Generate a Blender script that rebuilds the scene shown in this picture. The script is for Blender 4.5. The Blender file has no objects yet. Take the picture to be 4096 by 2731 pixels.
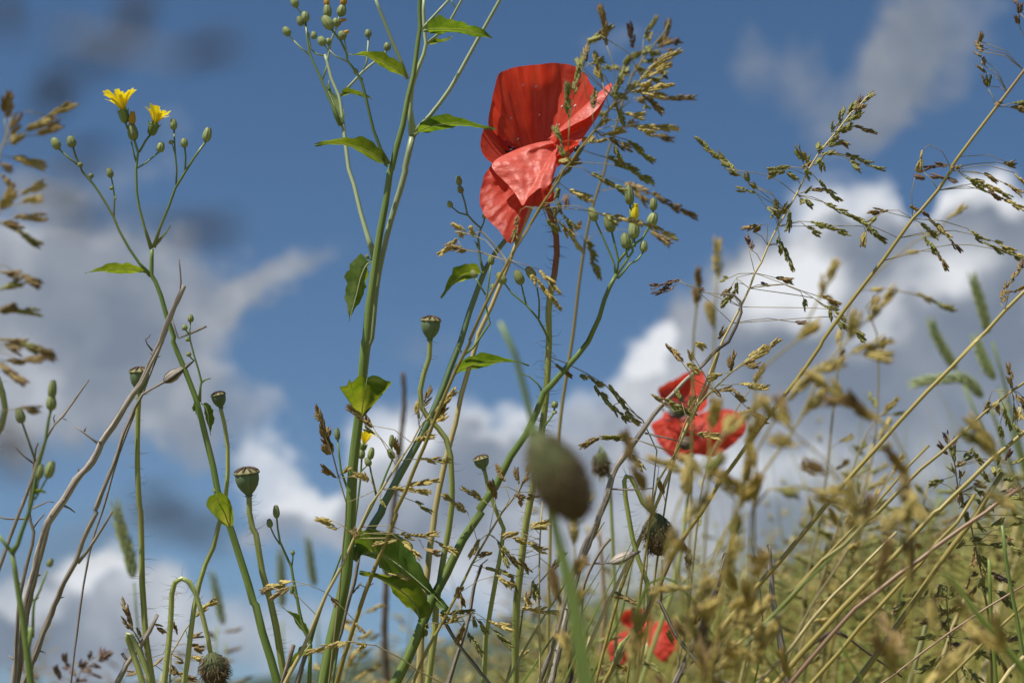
import bpy, math, random
from mathutils import Vector, Matrix, noise

# ------------------------------------------------------------------ camera
SC = bpy.context.scene
COL = SC.collection
CAM_Z, PITCH, FOCAL, SENS = 0.28, math.radians(12.6), 54.0, 36.0
cam_d = bpy.data.cameras.new('camera')
cam = bpy.data.objects.new('camera', cam_d)
COL.objects.link(cam)
cam.location = (0, 0, CAM_Z)
cam.rotation_euler = (math.radians(90) + PITCH, 0, 0)
cam_d.lens, cam_d.sensor_width = FOCAL, SENS
cam_d.clip_start, cam_d.clip_end = 0.01, 20000
cam_d.dof.use_dof = True
cam_d.dof.focus_distance = 0.60
cam_d.dof.aperture_fstop = 11.0
SC.camera = cam
R_ = Vector((1, 0, 0)); F_ = Vector((0, math.cos(PITCH), math.sin(PITCH))); U_ = Vector((0, -math.sin(PITCH), math.cos(PITCH)))
CAM = Vector((0, 0, CAM_Z))
PX = SENS / FOCAL / 4096.0                     # metres per photo pixel at one metre


def W(x, y, d):
    return CAM + (F_ + R_ * ((x - 2048) * PX) - U_ * ((y - 1365.5) * PX)) * d


def DIR(x, y):
    return (W(x, y, 1.0) - CAM).normalized()


# ------------------------------------------------------------------ sun, sky, exposure
SUN_EL, SUN_AZ = math.radians(57), math.radians(-134)   # azimuth from +Y, clockwise; behind the camera, to the left
to_sun = Vector((math.sin(SUN_AZ) * math.cos(SUN_EL), math.cos(SUN_AZ) * math.cos(SUN_EL), math.sin(SUN_EL)))
sun_d = bpy.data.lights.new('sun', 'SUN')
sun_d.energy, sun_d.angle, sun_d.color = 5.0, math.radians(0.53), (1.0, 0.95, 0.86)
sun = bpy.data.objects.new('sun', sun_d)
COL.objects.link(sun)
sun.rotation_euler = (-to_sun).to_track_quat('-Z', 'Y').to_euler()

SC.view_settings.view_transform = 'Standard'
SC.view_settings.look = 'None'
SC.view_settings.exposure = 0.28
SC.view_settings.gamma = 1.0
SC.view_settings.use_curve_mapping = False
SC.cycles.use_denoising = True
SC.cycles.max_bounces = 6
SC.cycles.transparent_max_bounces = 6
SC.cycles.sample_clamp_indirect = 4.0

world = bpy.data.worlds.new('World')
SC.world = world
world.use_nodes = True
world.cycles.sampling_method = 'MANUAL'
world.cycles.sample_map_resolution = 512
SKY_STRENGTH = 0.075


def build_world():
    nt = world.node_tree
    N, L = nt.nodes, nt.links
    N.clear()

    def nd(t, **k):
        n = N.new(t)
        for a, b in k.items():
            setattr(n, a, b)
        return n

    def mth(op, a, b=None, c=None, clamp=False):
        n = nd('ShaderNodeMath', operation=op, use_clamp=clamp)
        for i, v in enumerate((a, b, c)):
            if v is None:
                continue
            if isinstance(v, (int, float)):
                n.inputs[i].default_value = v
            else:
                L.new(v, n.inputs[i])
        return n.outputs[0]

    def vec(op, a, b):
        n = nd('ShaderNodeVectorMath', operation=op)
        for i, v in enumerate((a, b)):
            if isinstance(v, (tuple, list, Vector)):
                n.inputs[i].default_value = tuple(v)
            else:
                L.new(v, n.inputs[i])
        return n

    out = nd('ShaderNodeOutputWorld')
    bg = nd('ShaderNodeBackground')
    bg.inputs['Strength'].default_value = SKY_STRENGTH
    L.new(bg.outputs[0], out.inputs[0])
    sky = nd('ShaderNodeTexSky', sky_type='NISHITA', sun_disc=False)
    sky.sun_elevation = SUN_EL
    sky.sun_rotation = SUN_AZ
    sky.altitude = 600
    sky.air_density, sky.dust_density, sky.ozone_density = 1.0, 0.35, 2.0
    tc = nd('ShaderNodeTexCoord')
    D0 = tc.outputs['Generated']
    lift = vec('MULTIPLY_ADD', D0, (1, 1, .9))
    lift.inputs[2].default_value = (0, 0, .10)
    L.new(lift.outputs[0], sky.inputs['Vector']) if 'Vector' in sky.inputs else None

    def fbm(v, scale, detail, rough=0.55):
        n = nd('ShaderNodeTexNoise', noise_dimensions='3D')
        n.inputs['Scale'].default_value = scale
        n.inputs['Detail'].default_value = detail
        n.inputs['Roughness'].default_value = rough
        L.new(v, n.inputs['Vector'])
        return n

    # billowing edges: bend the direction before the cloud masses are looked up
    w1 = fbm(D0, 12.0, 4.0, 0.62)
    off = vec('SUBTRACT', w1.outputs['Color'], (0.5, 0.5, 0.5)).outputs[0]
    off = vec('MULTIPLY', off, (0.10, 0.10, 0.10)).outputs[0]
    D = vec('ADD', D0, off).outputs[0]

    def blobs(lst):
        acc = 0.0
        for (x, y, rx, ry, rot, wgt) in lst:
            x, y, rx, ry = x * 1.7415, y * 1.7415, rx * 1.7415, ry * 1.7415
            c = DIR(x, y)
            e = Vector((0, 0, 1)).cross(c).normalized() * -1      # towards the right
            u = e.cross(c).normalized()
            if u.z < 0:
                u = -u
            a, b = math.cos(math.radians(rot)), math.sin(math.radians(rot))
            A = (e * a + u * b) / (rx * PX)
            B = (-e * b + u * a) / (ry * PX)
            p = vec('DOT_PRODUCT', D, A).outputs['Value']
            q = vec('DOT_PRODUCT', D, B).outputs['Value']
            m = mth('MULTIPLY_ADD', q, q, mth('MULTIPLY', p, p))
            g = mth('SUBTRACT', 1.0, m, clamp=True)
            acc = mth('MULTIPLY_ADD', g, wgt, acc)
        return acc

    front = mth('GREATER_THAN', vec('DOT_PRODUCT', D0, (0, 1, 0)).outputs['Value'], 0.3)
    # cloud masses of this afternoon (photo pixels at 2352 wide only serve to find their compass bearing and height)
    mass = blobs([
        (250, 760, 400, 260, 8, 1.5), (90, 640, 260, 260, 0, .55), (560, 960, 230, 120, 0, .9), (640, 660, 240, 70, 35, .75), (200, 980, 330, 150, 0, .7),
        (60, 1430, 260, 190, 0, 1.3), (240, 1400, 190, 180, 0, 1.2), (640, 1160, 190, 140, 0, 1.4), (560, 1420, 330, 150, 0, .9),
        (1000, 1120, 330, 260, 0, 1.4), (980, 780, 190, 110, 0, .75), (950, 470, 110, 55, 20, .55),
        (1330, 1120, 360, 270, 0, 1.5), (1540, 850, 170, 130, 25, 1.2), (1750, 860, 300, 340, 0, 1.5), (1960, 640, 300, 270, 0, 1.6),
        (2270, 640, 260, 270, 0, 1.6), (2100, 1080, 560, 330, 0, 1.6), (1700, 1300, 900, 300, 0, 1.2),
        (1760, 150, 160, 140, 0, .72), (1960, 260, 190, 120, 40, .6), (2160, 90, 180, 160, 40, .6), (2080, 160, 250, 70, 48, .35), (1590, 440, 220, 100, 25, .4),
        (1330, 110, 180, 60, 10, .28), (230, 380, 260, 120, 15, .4),
        (2112, 420, 75, 95, 0, -1.5), (480, 1150, 170, 60, 12, -.7), (190, 1195, 150, 55, 0, -.8), (500, 1280, 90, 50, 0, -.7),
        (750, 830, 130, 190, 0, -.8), (1250, 700, 150, 150, 0, -.5), (1690, 420, 140, 110, 0, -.4), (700, 1040, 110, 30, 0, -.4),
    ])
    bright = blobs([
        (650, 1090, 120, 85, 0, 1.1), (215, 1285, 120, 60, 10, .7), (30, 1380, 110, 70, 0, .55), (1900, 450, 190, 75, 12, .95), (1470, 815, 100, 60, 30, 1.2),
        (2270, 450, 190, 75, -5, .7), (1170, 920, 180, 70, 8, .7), (1280, 900, 160, 60, 0, .5), (880, 1000, 120, 60, 0, .5), (1800, 640, 170, 100, 40, .45),
        (2050, 470, 200, 90, 0, .5), (2150, 620, 160, 90, 0, .3), (1700, 1080, 200, 60, 0, .25), (1000, 1400, 250, 100, 0, .2), (420, 690, 200, 90, 0, .06), (2000, 760, 260, 60, 20, .25), (300, 650, 240, 110, 10, .03), (560, 900, 200, 90, 0, .08),
    ])
    dark = blobs([(2000, 850, 450, 200, 0, .75), (1950, 600, 160, 90, 20, .4), (2250, 580, 140, 70, 0, .45), (1750, 760, 160, 120, 0, .45), (140, 1470, 260, 120, 0, .35), (1150, 1060, 220, 80, 0, .35), (1500, 1050, 250, 120, 0, .3), (2300, 760, 200, 120, 0, .5), (2050, 170, 300, 260, 0, .75), (1760, 150, 190, 160, 0, .6), (250, 420, 400, 160, 0, .3), (300, 720, 380, 230, 0, .3)])
    n1 = fbm(D0, 5.5, 6.0, 0.56).outputs['Fac']
    n2 = fbm(vec('ADD', D0, tuple(to_sun * 0.035 + Vector((0, 0, 0.02)))).outputs[0], 5.5, 3.0, 0.56).outputs['Fac']
    dens = mth('MULTIPLY_ADD', mass, front, mth('MULTIPLY_ADD', mth('SUBTRACT', n1, 0.5), 2.6, -0.18))
    mr = nd('ShaderNodeMapRange', interpolation_type='SMOOTHSTEP')
    L.new(dens, mr.inputs['Value'])
    mr.inputs['From Min'].default_value = 0.02
    mr.inputs['From Max'].default_value = 0.85
    mr.inputs['To Max'].default_value = 0.97
    alpha = mr.outputs[0]
    n3 = fbm(D, 15.0, 4.0, 0.5).outputs['Fac']
    lit = mth('MULTIPLY_ADD', mth('SUBTRACT', n3, 0.5), 1.15, mth('MULTIPLY', mth('SUBTRACT', n1, n2), 1.9))
    lit = mth('ADD', lit, mth('MULTIPLY', bright, mth('MULTIPLY_ADD', n1, 1.6, 0.85)))
    lit = mth('SUBTRACT', lit, mth('MULTIPLY', dark, 0.45))
    lit = mth('ADD', lit, 0.36, clamp=True)
    ramp = nd('ShaderNodeValToRGB')
    L.new(lit, ramp.inputs[0])
    k = 0.83 / SKY_STRENGTH
    cr = ramp.color_ramp
    cr.elements[0].position, cr.elements[0].color = 0.0, (.19 * k, .225 * k, .285 * k, 1)
    cr.elements[1].position, cr.elements[1].color = 1.0, (.88 * k, .89 * k, .91 * k, 1)
    e = cr.elements.new(0.3)
    e.color = (.29 * k, .315 * k, .365 * k, 1)
    mix = nd('ShaderNodeMix', data_type='RGBA')
    L.new(alpha, mix.inputs['Factor'])
    hs = nd('ShaderNodeHueSaturation')
    hs.inputs['Saturation'].default_value = 1.2
    hs.inputs['Value'].default_value = 0.93
    L.new(sky.outputs[0], hs.inputs['Color'])
    L.new(hs.outputs[0], mix.inputs['A'])
    L.new(ramp.outputs[0], mix.inputs['B'])
    L.new(mix.outputs['Result'], bg.inputs['Color'])


build_world()

# ------------------------------------------------------------------ helpers
rnd = random.Random(7)


def ground_z(x, y):
    s = 8.0 * math.tanh(0.24 * x / 8.0)
    return s + 0.02 * math.sin(x * 2.1 + y * 1.3) * min(1, abs(y))


TU = 1024 / 2351.0


def parse(s, tile=None):
    """points in photo pixels; 'rc' = a 1024x683 window read at 2351 wide, 'H' = the whole photo read at 2352 wide"""
    out = []
    for tok in s.split():
        if ',' not in tok:
            tile = tok
            continue
        v = [float(a) for a in tok.split(',')]
        z = v[2] if len(v) > 2 else 0.0
        if tile == 'H':
            out.append((v[0] * 1.7415, v[1] * 1.7415, z))
        else:
            r, c = int(tile[0]), int(tile[1])
            out.append((c * 1024 + v[0] * TU, (0, 683, 1366, 2048)[r] + v[1] * TU, z))
    return out


def spline(P, step):
    """Catmull-Rom through world points, sampled about every step metres"""
    if len(P) == 2:
        P = [P[0], P[0].lerp(P[1], .5), P[1]]
    Q = [P[0] * 2 - P[1]] + list(P) + [P[-1] * 2 - P[-2]]
    out = []
    for i in range(1, len(Q) - 2):
        a, b, c, d = Q[i - 1], Q[i], Q[i + 1], Q[i + 2]
        n = max(1, min(24, int((c - b).length / step)))
        for j in range(n):
            t = j / n
            out.append(.5 * ((2 * b) + (c - a) * t + (2 * a - 5 * b + 4 * c - d) * t * t + (3 * b - a - 3 * c + d) * t ** 3))
    out.append(Q[-2].copy())
    return out


def world_pts(s, d0, d1=None):
    pts = parse(s)
    d1 = d0 if d1 is None else d1
    cum = [0.0]
    for a, b in zip(pts, pts[1:]):
        cum.append(cum[-1] + math.hypot(b[0] - a[0], b[1] - a[1]))
    return [W(p[0], p[1], d0 + (d1 - d0) * c / max(cum[-1], 1e-6) + p[2] * .001) for p, c in zip(pts, cum)]


class MB:
    def __init__(s):
        s.v, s.f, s.tc, s.mf = [], [], [], []

    def add(s, v, f, tc=None, mf=None):
        o = len(s.v)
        s.v += v
        s.f += [tuple(i + o for i in q) for q in f]
        s.tc += tc if tc else [(0, 0, 0)] * len(v)
        s.mf += mf if mf else [0.0] * len(v)

    def tube(s, P, rad, sides=8, mf=None, rough=0.0, seed=0.0, ribs=0):
        n = len(P)
        if n < 2:
            return
        if not isinstance(rad, (list, tuple)):
            rad = [rad] * n
        V, F, T, M = [], [], [], []
        t = (P[1] - P[0]).normalized()
        x = t.orthogonal().normalized()
        ln = 0.0
        for i in range(n):
            t2 = (P[min(i + 1, n - 1)] - P[max(i - 1, 0)])
            t2 = t2.normalized() if t2.length > 1e-9 else t
            x = (x - t2 * x.dot(t2))
            x = x.normalized() if x.length > 1e-6 else t2.orthogonal().normalized()
            y = t2.cross(x)
            if i:
                ln += (P[i] - P[i - 1]).length
            for k in range(sides):
                a = 2 * math.pi * k / sides
                r = rad[i]
                if rough:
                    r *= 1 + rough * noise.noise(Vector((math.cos(a) * 1.3 + seed, math.sin(a) * 1.3, ln / max(rad[0], 1e-5) * .35)))
                if ribs:
                    r *= 1 + .07 * math.cos(a * ribs)
                V.append(P[i] + (x * math.cos(a) + y * math.sin(a)) * r)
                T.append((math.cos(a), math.sin(a), ln * 60 + seed))
                M.append(mf[i] if mf else 0.0)
        for i in range(n - 1):
            for k in range(sides):
                k2 = (k + 1) % sides
                F.append((i * sides + k, i * sides + k2, (i + 1) * sides + k2, (i + 1) * sides + k))
        F.append(tuple(reversed(range(sides))))
        F.append(tuple((n - 1) * sides + k for k in range(sides)))
        s.add(V, F, T, M)

    def lathe(s, base, axis, prof, sides=12, ribs=0, ribamp=0.0, mfz=None, xref=None):
        """prof = [(distance along axis, radius)]"""
        z = axis.normalized()
        x = (xref - z * xref.dot(z)).normalized() if xref else z.orthogonal().normalized()
        y = z.cross(x)
        V, F, T, M = [], [], [], []
        n = len(prof)
        H = max(p[0] for p in prof) or 1
        for i, (h, r) in enumerate(prof):
            for k in range(sides):
                a = 2 * math.pi * k / sides
                rr = r * (1 + ribamp * math.cos(ribs * a)) if ribs else r
                V.append(base + z * h + (x * math.cos(a) + y * math.sin(a)) * rr)
                T.append((math.cos(a), math.sin(a), h / H))
                M.append(mfz(h / H) if mfz else h / H)
        for i in range(n - 1):
            for k in range(sides):
                k2 = (k + 1) % sides
                F.append((i * sides + k, i * sides + k2, (i + 1) * sides + k2, (i + 1) * sides + k))
        F.append(tuple(reversed(range(sides))))
        F.append(tuple((n - 1) * sides + k for k in range(sides)))
        s.add(V, F, T, M)

    def grid(s, G, TC, MF=None):
        nv, nu = len(G), len(G[0])
        V = [p for r in G for p in r]
        T = [p for r in TC for p in r]
        M = [p for r in MF for p in r] if MF else None
        F = [(j * nu + i, j * nu + i + 1, (j + 1) * nu + i + 1, (j + 1) * nu + i) for j in range(nv - 1) for i in range(nu - 1)]
        s.add(V, F, T, M)

    def mesh(s, name, mat, origin=None, smooth=True):
        me = bpy.data.meshes.new(name)
        o = origin or Vector((0, 0, 0))
        me.from_pydata([tuple(Vector(p) - o) for p in s.v], [], s.f)
        a = me.attributes.new('tc', 'FLOAT_VECTOR', 'POINT')
        a.data.foreach_set('vector', [c for t in s.tc for c in t])
        a = me.attributes.new('mixf', 'FLOAT', 'POINT')
        a.data.foreach_set('value', s.mf)
        if smooth:
            me.polygons.foreach_set('use_smooth', [True] * len(me.polygons))
        me.materials.append(M[mat])
        me.update()
        return me

    def build(s, name, mat, root, part=None, smooth=True):
        """one mesh object: a part of root, or a sub-part of part"""
        o = bpy.data.objects.new(name, s.mesh(name, mat, root.location.copy(), smooth))
        COL.objects.link(o)
        o.parent = part or root
        return o


def thing(name, label, cat, loc, group=None):
    o = bpy.data.objects.new(name, None)
    COL.objects.link(o)
    o.location = loc
    o.empty_display_size = .02
    o['label'], o['category'] = label, cat
    if group:
        o['group'] = group
    return o


def struct(o, kind='structure'):
    o['kind'] = kind
    return o


# ------------------------------------------------------------------ materials
M = {}


def mat(name, c1, c2, rough=.5, scale=1.0, tcs=(2, 2, 2), transl=0.0, tcol=None, bump=0.0, c3=None, mfr=(0, 1), var=.18, spec=.4, grain=0.0, dist=.0006):
    """c1/c2: two natural colours mottled by noise over 'tc'; c3: colour at mixf = 1"""
    m = bpy.data.materials.new(name)
    m.use_nodes = True
    N, L = m.node_tree.nodes, m.node_tree.links
    b = N['Principled BSDF']
    out = N['Material Output']
    at = N.new('ShaderNodeAttribute')
    at.attribute_name = 'tc'
    mp = N.new('ShaderNodeMapping')
    mp.inputs['Scale'].default_value = [a * scale for a in tcs]
    L.new(at.outputs['Vector'], mp.inputs[0])
    oi = N.new('ShaderNodeObjectInfo')
    ad = N.new('ShaderNodeVectorMath')
    ad.operation = 'ADD'
    L.new(mp.outputs[0], ad.inputs[0])
    cm = N.new('ShaderNodeMath')
    cm.operation = 'MULTIPLY'
    cm.inputs[1].default_value = 37.0
    L.new(oi.outputs['Random'], cm.inputs[0])
    L.new(cm.outputs[0], ad.inputs[1])
    nz = N.new('ShaderNodeTexNoise')
    nz.inputs['Scale'].default_value = 1.0
    nz.inputs['Detail'].default_value = 5
    nz.inputs['Roughness'].default_value = .62
    L.new(ad.outputs[0], nz.inputs['Vector'])
    rp = N.new('ShaderNodeMapRange')
    rp.inputs['From Min'].default_value = .34
    rp.inputs['From Max'].default_value = .66
    L.new(nz.outputs['Fac'], rp.inputs['Value'])
    mx = N.new('ShaderNodeMix')
    mx.data_type = 'RGBA'
    mx.inputs['A'].default_value = (*c1, 1)
    mx.inputs['B'].default_value = (*c2, 1)
    L.new(rp.outputs[0], mx.inputs['Factor'])
    col = mx.outputs['Result']
    if c3:
        am = N.new('ShaderNodeAttribute')
        am.attribute_name = 'mixf'
        r3 = N.new('ShaderNodeMapRange')
        r3.interpolation_type = 'SMOOTHSTEP'
        r3.inputs['From Min'].default_value, r3.inputs['From Max'].default_value = mfr
        L.new(am.outputs['Fac'], r3.inputs['Value'])
        m3 = N.new('ShaderNodeMix')
        m3.data_type = 'RGBA'
        L.new(r3.outputs[0], m3.inputs['Factor'])
        L.new(col, m3.inputs['A'])
        m3.inputs['B'].default_value = (*c3, 1)
        col = m3.outputs['Result']
    hv = N.new('ShaderNodeHueSaturation')
    vr = N.new('ShaderNodeMapRange')
    vr.inputs['To Min'].default_value, vr.inputs['To Max'].default_value = 1 - var, 1 + var
    L.new(oi.outputs['Random'], vr.inputs['Value'])
    L.new(vr.outputs[0], hv.inputs['Value'])
    L.new(col, hv.inputs['Color'])
    col = hv.outputs[0]
    L.new(col, b.inputs['Base Color'])
    b.inputs['Roughness'].default_value = rough
    b.inputs['Specular IOR Level'].default_value = spec
    if bump:
        bp = N.new('ShaderNodeBump')
        bp.inputs['Strength'].default_value = bump
        bp.inputs['Distance'].default_value = dist
        L.new(nz.outputs['Fac'], bp.inputs['Height'])
        nrm = bp.outputs[0]
        if grain:
            oc = N.new('ShaderNodeTexCoord')
            g2 = N.new('ShaderNodeTexNoise')
            g2.inputs['Scale'].default_value = 520.0
            g2.inputs['Detail'].default_value = 4
            L.new(oc.outputs['Object'], g2.inputs['Vector'])
            b2 = N.new('ShaderNodeBump')
            b2.inputs['Strength'].default_value = grain
            b2.inputs['Distance'].default_value = .0006
            L.new(g2.outputs['Fac'], b2.inputs['Height'])
            L.new(nrm, b2.inputs['Normal'])
            nrm = b2.outputs[0]
        L.new(nrm, b.inputs['Normal'])
    if transl:
        tr = N.new('ShaderNodeBsdfTranslucent')
        if tcol:
            tm = N.new('ShaderNodeMix')
            tm.data_type = 'RGBA'
            tm.blend_type = 'MULTIPLY'
            tm.inputs['Factor'].default_value = 1
            L.new(col, tm.inputs['A'])
            tm.inputs['B'].default_value = (*tcol, 1)
            L.new(tm.outputs['Result'], tr.inputs['Color'])
        else:
            L.new(col, tr.inputs['Color'])
        ms = N.new('ShaderNodeMixShader')
        ms.inputs[0].default_value = transl
        L.new(b.outputs[0], ms.inputs[1])
        L.new(tr.outputs[0], ms.inputs[2])
        L.new(ms.outputs[0], out.inputs['Surface'])
    M[name] = m
    return m


ST = (1.5, 1.5, .4)
mat('stem_green', (.085, .15, .025), (.22, .28, .08), .36, 1, ST, bump=.35, spec=.5)
mat('stem_blue', (.085, .15, .065), (.19, .26, .13), .45, 1, ST, bump=.35, spec=.5)
mat('stem_pale', (.21, .28, .12), (.42, .47, .28), .42, 1, ST, bump=.35, spec=.55)
mat('stem_poppy', (.20, .245, .055), (.43, .45, .15), .2, 1, ST, bump=.45, c3=(.22, .05, .025), mfr=(.905, .935), spec=.8)
mat('capsule', (.10, .15, .07), (.15, .20, .105), .5, 1, (3, 3, .6), bump=.15, spec=.4)
mat('capsule_cap', (.15, .14, .055), (.22, .20, .085), .6, 1, (3, 3, 3), bump=.2)
mat('cap_ray', (.06, .04, .03), (.11, .07, .05), .8, 1, (3, 3, 3))
mat('bud_green', (.18, .225, .07), (.29, .32, .13), .5, 1, (4, 4, 1), bump=.2, c3=(.07, .085, .035), mfr=(.8, 1.0))
mat('nod_bud', (.07, .10, .03), (.15, .155, .05), .55, 1, (6, 6, 6), bump=.8, c3=(.10, .062, .025), mfr=(.25, .62), dist=.001)
mat('bristle', (.10, .07, .04), (.16, .12, .06), .5, var=.3)
mat('leaf', (.06, .12, .014), (.13, .195, .035), .5, 1, (3, 9, 1), transl=.55, tcol=(2.9, 2.2, .6), bump=.35, c3=(.20, .25, .09), mfr=(.4, 1), spec=.35)
mat('leaf_dark', (.05, .105, .015), (.115, .185, .036), .5, 1, (3, 9, 1), transl=.5, tcol=(2.2, 1.95, .5), bump=.35, c3=(.20, .25, .09), mfr=(.4, 1), spec=.35)
mat('petal', (.52, .042, .024), (.70, .10, .062), .46, 1, (26, 2.0, 1), transl=.45, tcol=(1.25, .9, .6), bump=.4, grain=.4, var=.04, spec=.32, dist=.0010)
mat('petal_lit', (.62, .105, .07), (.70, .16, .12), .42, 1, (5, 3.0, 1), transl=.33, tcol=(1.2, .6, .45), bump=.3, grain=.55, var=.04, spec=.34, dist=.0010)  # paler and pinker than petal: sunlit sheen painted into the colour
mat('anther', (.012, .010, .016), (.03, .025, .035), .6)
mat('yellow', (.84, .70, .02), (.90, .80, .06), .5, 1, (6, 2, 1), transl=.4, tcol=(1.1, 1, .4), bump=.2, var=.06)
mat('wilt', (.70, .45, .05), (.55, .30, .04), .6, 1, (6, 2, 1), transl=.3, bump=.5)
mat('dead', (.06, .042, .03), (.54, .47, .39), .5, 1, (1.9, 1.9, .3), bump=1.0, c3=(.07, .05, .04), mfr=(.5, 1), dist=.0010)
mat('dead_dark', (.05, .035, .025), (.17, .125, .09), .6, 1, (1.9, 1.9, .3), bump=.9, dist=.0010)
mat('straw', (.42, .34, .14), (.58, .48, .23), .35, 1, ST, bump=.25, c3=(.22, .10, .07), mfr=(.4, 1), spec=.55)
mat('culm_olive', (.24, .195, .045), (.34, .265, .075), .4, 1, ST, bump=.2, c3=(.22, .13, .06), mfr=(.5, 1), spec=.5)
mat('culm_pink', (.28, .17, .10), (.36, .23, .14), .45, 1, ST, bump=.2)
mat('culm_thin', (.24, .19, .09), (.32, .26, .12), .5)
mat('spk_green', (.20, .225, .045), (.38, .36, .11), .48, 1, (3, 3, 3), transl=.25, tcol=(1.3, 1.2, .6), c3=(.22, .12, .075), mfr=(.45, 1), var=.3, bump=.2)
mat('spk_gold', (.44, .35, .09), (.62, .51, .18), .5, 1, (3, 3, 3), transl=.28, tcol=(1.2, 1.05, .6), c3=(.42, .27, .12), mfr=(.5, 1), var=.28, bump=.2)
mat('spk_brown', (.27, .19, .06), (.38, .27, .10), .5, 1, (3, 3, 3), transl=.25, c3=(.20, .095, .06), mfr=(.45, 1), var=.3, bump=.2)
mat('spk_purple', (.17, .12, .075), (.24, .15, .11), .5, 1, (3, 3, 3), transl=.2, c3=(.17, .07, .075), mfr=(.35, 1), var=.3)
mat('spk_shaded', (.03, .022, .018), (.055, .04, .03), .8)  # backlit shade of the near-lens head, painted in as a near-black colour
mat('blade', (.20, .28, .055), (.31, .37, .10), .4, 1, (5, 1.5, 1), transl=.35, tcol=(1.2, 1.1, .5), bump=.2)
mat('blade_pale', (.33, .36, .15), (.45, .44, .22), .38, 1, (5, 1.5, 1), transl=.3, bump=.2, spec=.6)
mat('ear_green', (.36, .43, .20), (.50, .55, .29), .5, 1, (3, 3, 3), transl=.2, var=.2)
mat('fleck', (.62, .55, .52), (.72, .66, .62), .7)
mat('beetle', (.008, .008, .010), (.012, .012, .015), .15, spec=.8)
mat('meadow', (.38, .345, .09), (.52, .44, .15), .5, 1, (1, 1, 1), transl=.32, tcol=(1.15, 1.05, .6), c3=(.23, .28, .06), mfr=(0, 1), var=0)
mat('meadow_head', (.50, .41, .15), (.62, .52, .22), .55, 1, (1, 1, 1), transl=.25, c3=(.20, .19, .06), mfr=(0, 1), var=0)


def mat_land(name, c1, c2, c3, scale):
    m = bpy.data.materials.new(name)
    m.use_nodes = True
    N, L = m.node_tree.nodes, m.node_tree.links
    tc = N.new('ShaderNodeTexCoord')
    nz = N.new('ShaderNodeTexNoise')
    nz.inputs['Scale'].default_value = scale
    nz.inputs['Detail'].default_value = 9
    L.new(tc.outputs['Object'], nz.inputs['Vector'])
    cr = N.new('ShaderNodeValToRGB')
    cr.color_ramp.elements[0].position, cr.color_ramp.elements[0].color = .35, (*c1, 1)
    cr.color_ramp.elements[1].position, cr.color_ramp.elements[1].color = .68, (*c3, 1)
    cr.color_ramp.elements.new(.5).color = (*c2, 1)
    L.new(nz.outputs['Fac'], cr.inputs[0])
    L.new(cr.outputs[0], N['Principled BSDF'].inputs['Base Color'])
    N['Principled BSDF'].inputs['Roughness'].default_value = .95
    bp = N.new('ShaderNodeBump')
    bp.inputs['Strength'].default_value = .6
    bp.inputs['Distance'].default_value = .3 / scale
    L.new(nz.outputs['Fac'], bp.inputs['Height'])
    L.new(bp.outputs[0], N['Principled BSDF'].inputs['Normal'])
    M[name] = m


mat_land('ground', (.09, .075, .035), (.15, .14, .05), (.21, .19, .07), 3.0)
mat_land('forest', (.018, .032, .014), (.03, .05, .02), (.06, .075, .03), .012)

# ------------------------------------------------------------------ ground, hills
mb = MB()
rings = [0.0, .25, .5, .8, 1.2, 1.7, 2.4, 3.4, 5, 7, 10, 15, 22, 35, 60, 100, 180, 320, 600, 1100, 2000, 3000, 3650]
V, F = [], []
NS = 72
for r in rings:
    for k in range(NS):
        a = 2 * math.pi * k / NS
        x, y = r * math.sin(a), r * math.cos(a)
        V.append(Vector((x, y, ground_z(x, y) + .015 * noise.noise(Vector((x * 2, y * 2, 0))))))
for i in range(len(rings) - 1):
    for k in range(NS):
        k2 = (k + 1) % NS
        F.append((i * NS + k, i * NS + k2, (i + 1) * NS + k2, (i + 1) * NS + k))
mb.add(V, F)
o = bpy.data.objects.new('ground', mb.mesh('ground', 'ground'))
COL.objects.link(o)
struct(o)

# far wooded ridge, rising towards the right
mb = MB()
prof = [(-3000, 4), (-900, 6), (-500, 14), (-200, 60), (0, 110), (300, 170), (700, 250), (1100, 330), (1700, 380), (3000, 300)]


def ridge_h(x):
    for (a, ha), (b, hb) in zip(prof, prof[1:]):
        if a <= x <= b:
            t = (x - a) / (b - a)
            t = t * t * (3 - 2 * t)
            return ha + (hb - ha) * t
    return 10


G, T = [], []
for j in range(13):
    row, tr = [], []
    v = j / 12
    for i in range(121):
        x = -2900 + 5800 * i / 120
        y = 2000 + 1600 * v
        h = ridge_h(x) * math.sin(math.pi * min(1, v * 1.05)) ** .8 if 0 < v < .95 else 0
        h *= 1 + .22 * noise.noise(Vector((x * .004, y * .004, 3))) + .07 * noise.noise(Vector((x * .02, y * .02, 1)))
        row.append(Vector((x, y, -9 + h)))
        tr.append((x, y, 0))
    G.append(row)
    T.append(tr)
mb.grid(G, T)
o = bpy.data.objects.new('hills', mb.mesh('hills', 'forest'))
COL.objects.link(o)
struct(o)

# ------------------------------------------------------------------ plant builders
def root_pts(P, d=None):
    """carry a stem on from its lowest traced point down to the soil"""
    p0 = P[0]
    t = (P[0] - P[min(2, len(P) - 1)])
    t = t.normalized() if t.length > 0 else Vector((0, 0, -1))
    if t.z > -.35:
        t.z = -.35
        t.normalize()
    a = p0 + t * .05
    t2 = (t + Vector((0, 0, -1.2))).normalized()
    b = a + t2 * .08
    g = ground_z(b.x, b.y)
    pts = []
    for q in (a, b):
        if q.z > ground_z(q.x, q.y) + .02:
            pts.append(q)
    last = pts[-1] if pts else p0
    ex = last + Vector((t2.x * .25, t2.y * .25, 0)) * max(0, last.z - g)
    end = Vector((ex.x, ex.y, ground_z(ex.x, ex.y) - .012))
    return [end] + list(reversed(pts)) + list(P)


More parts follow.
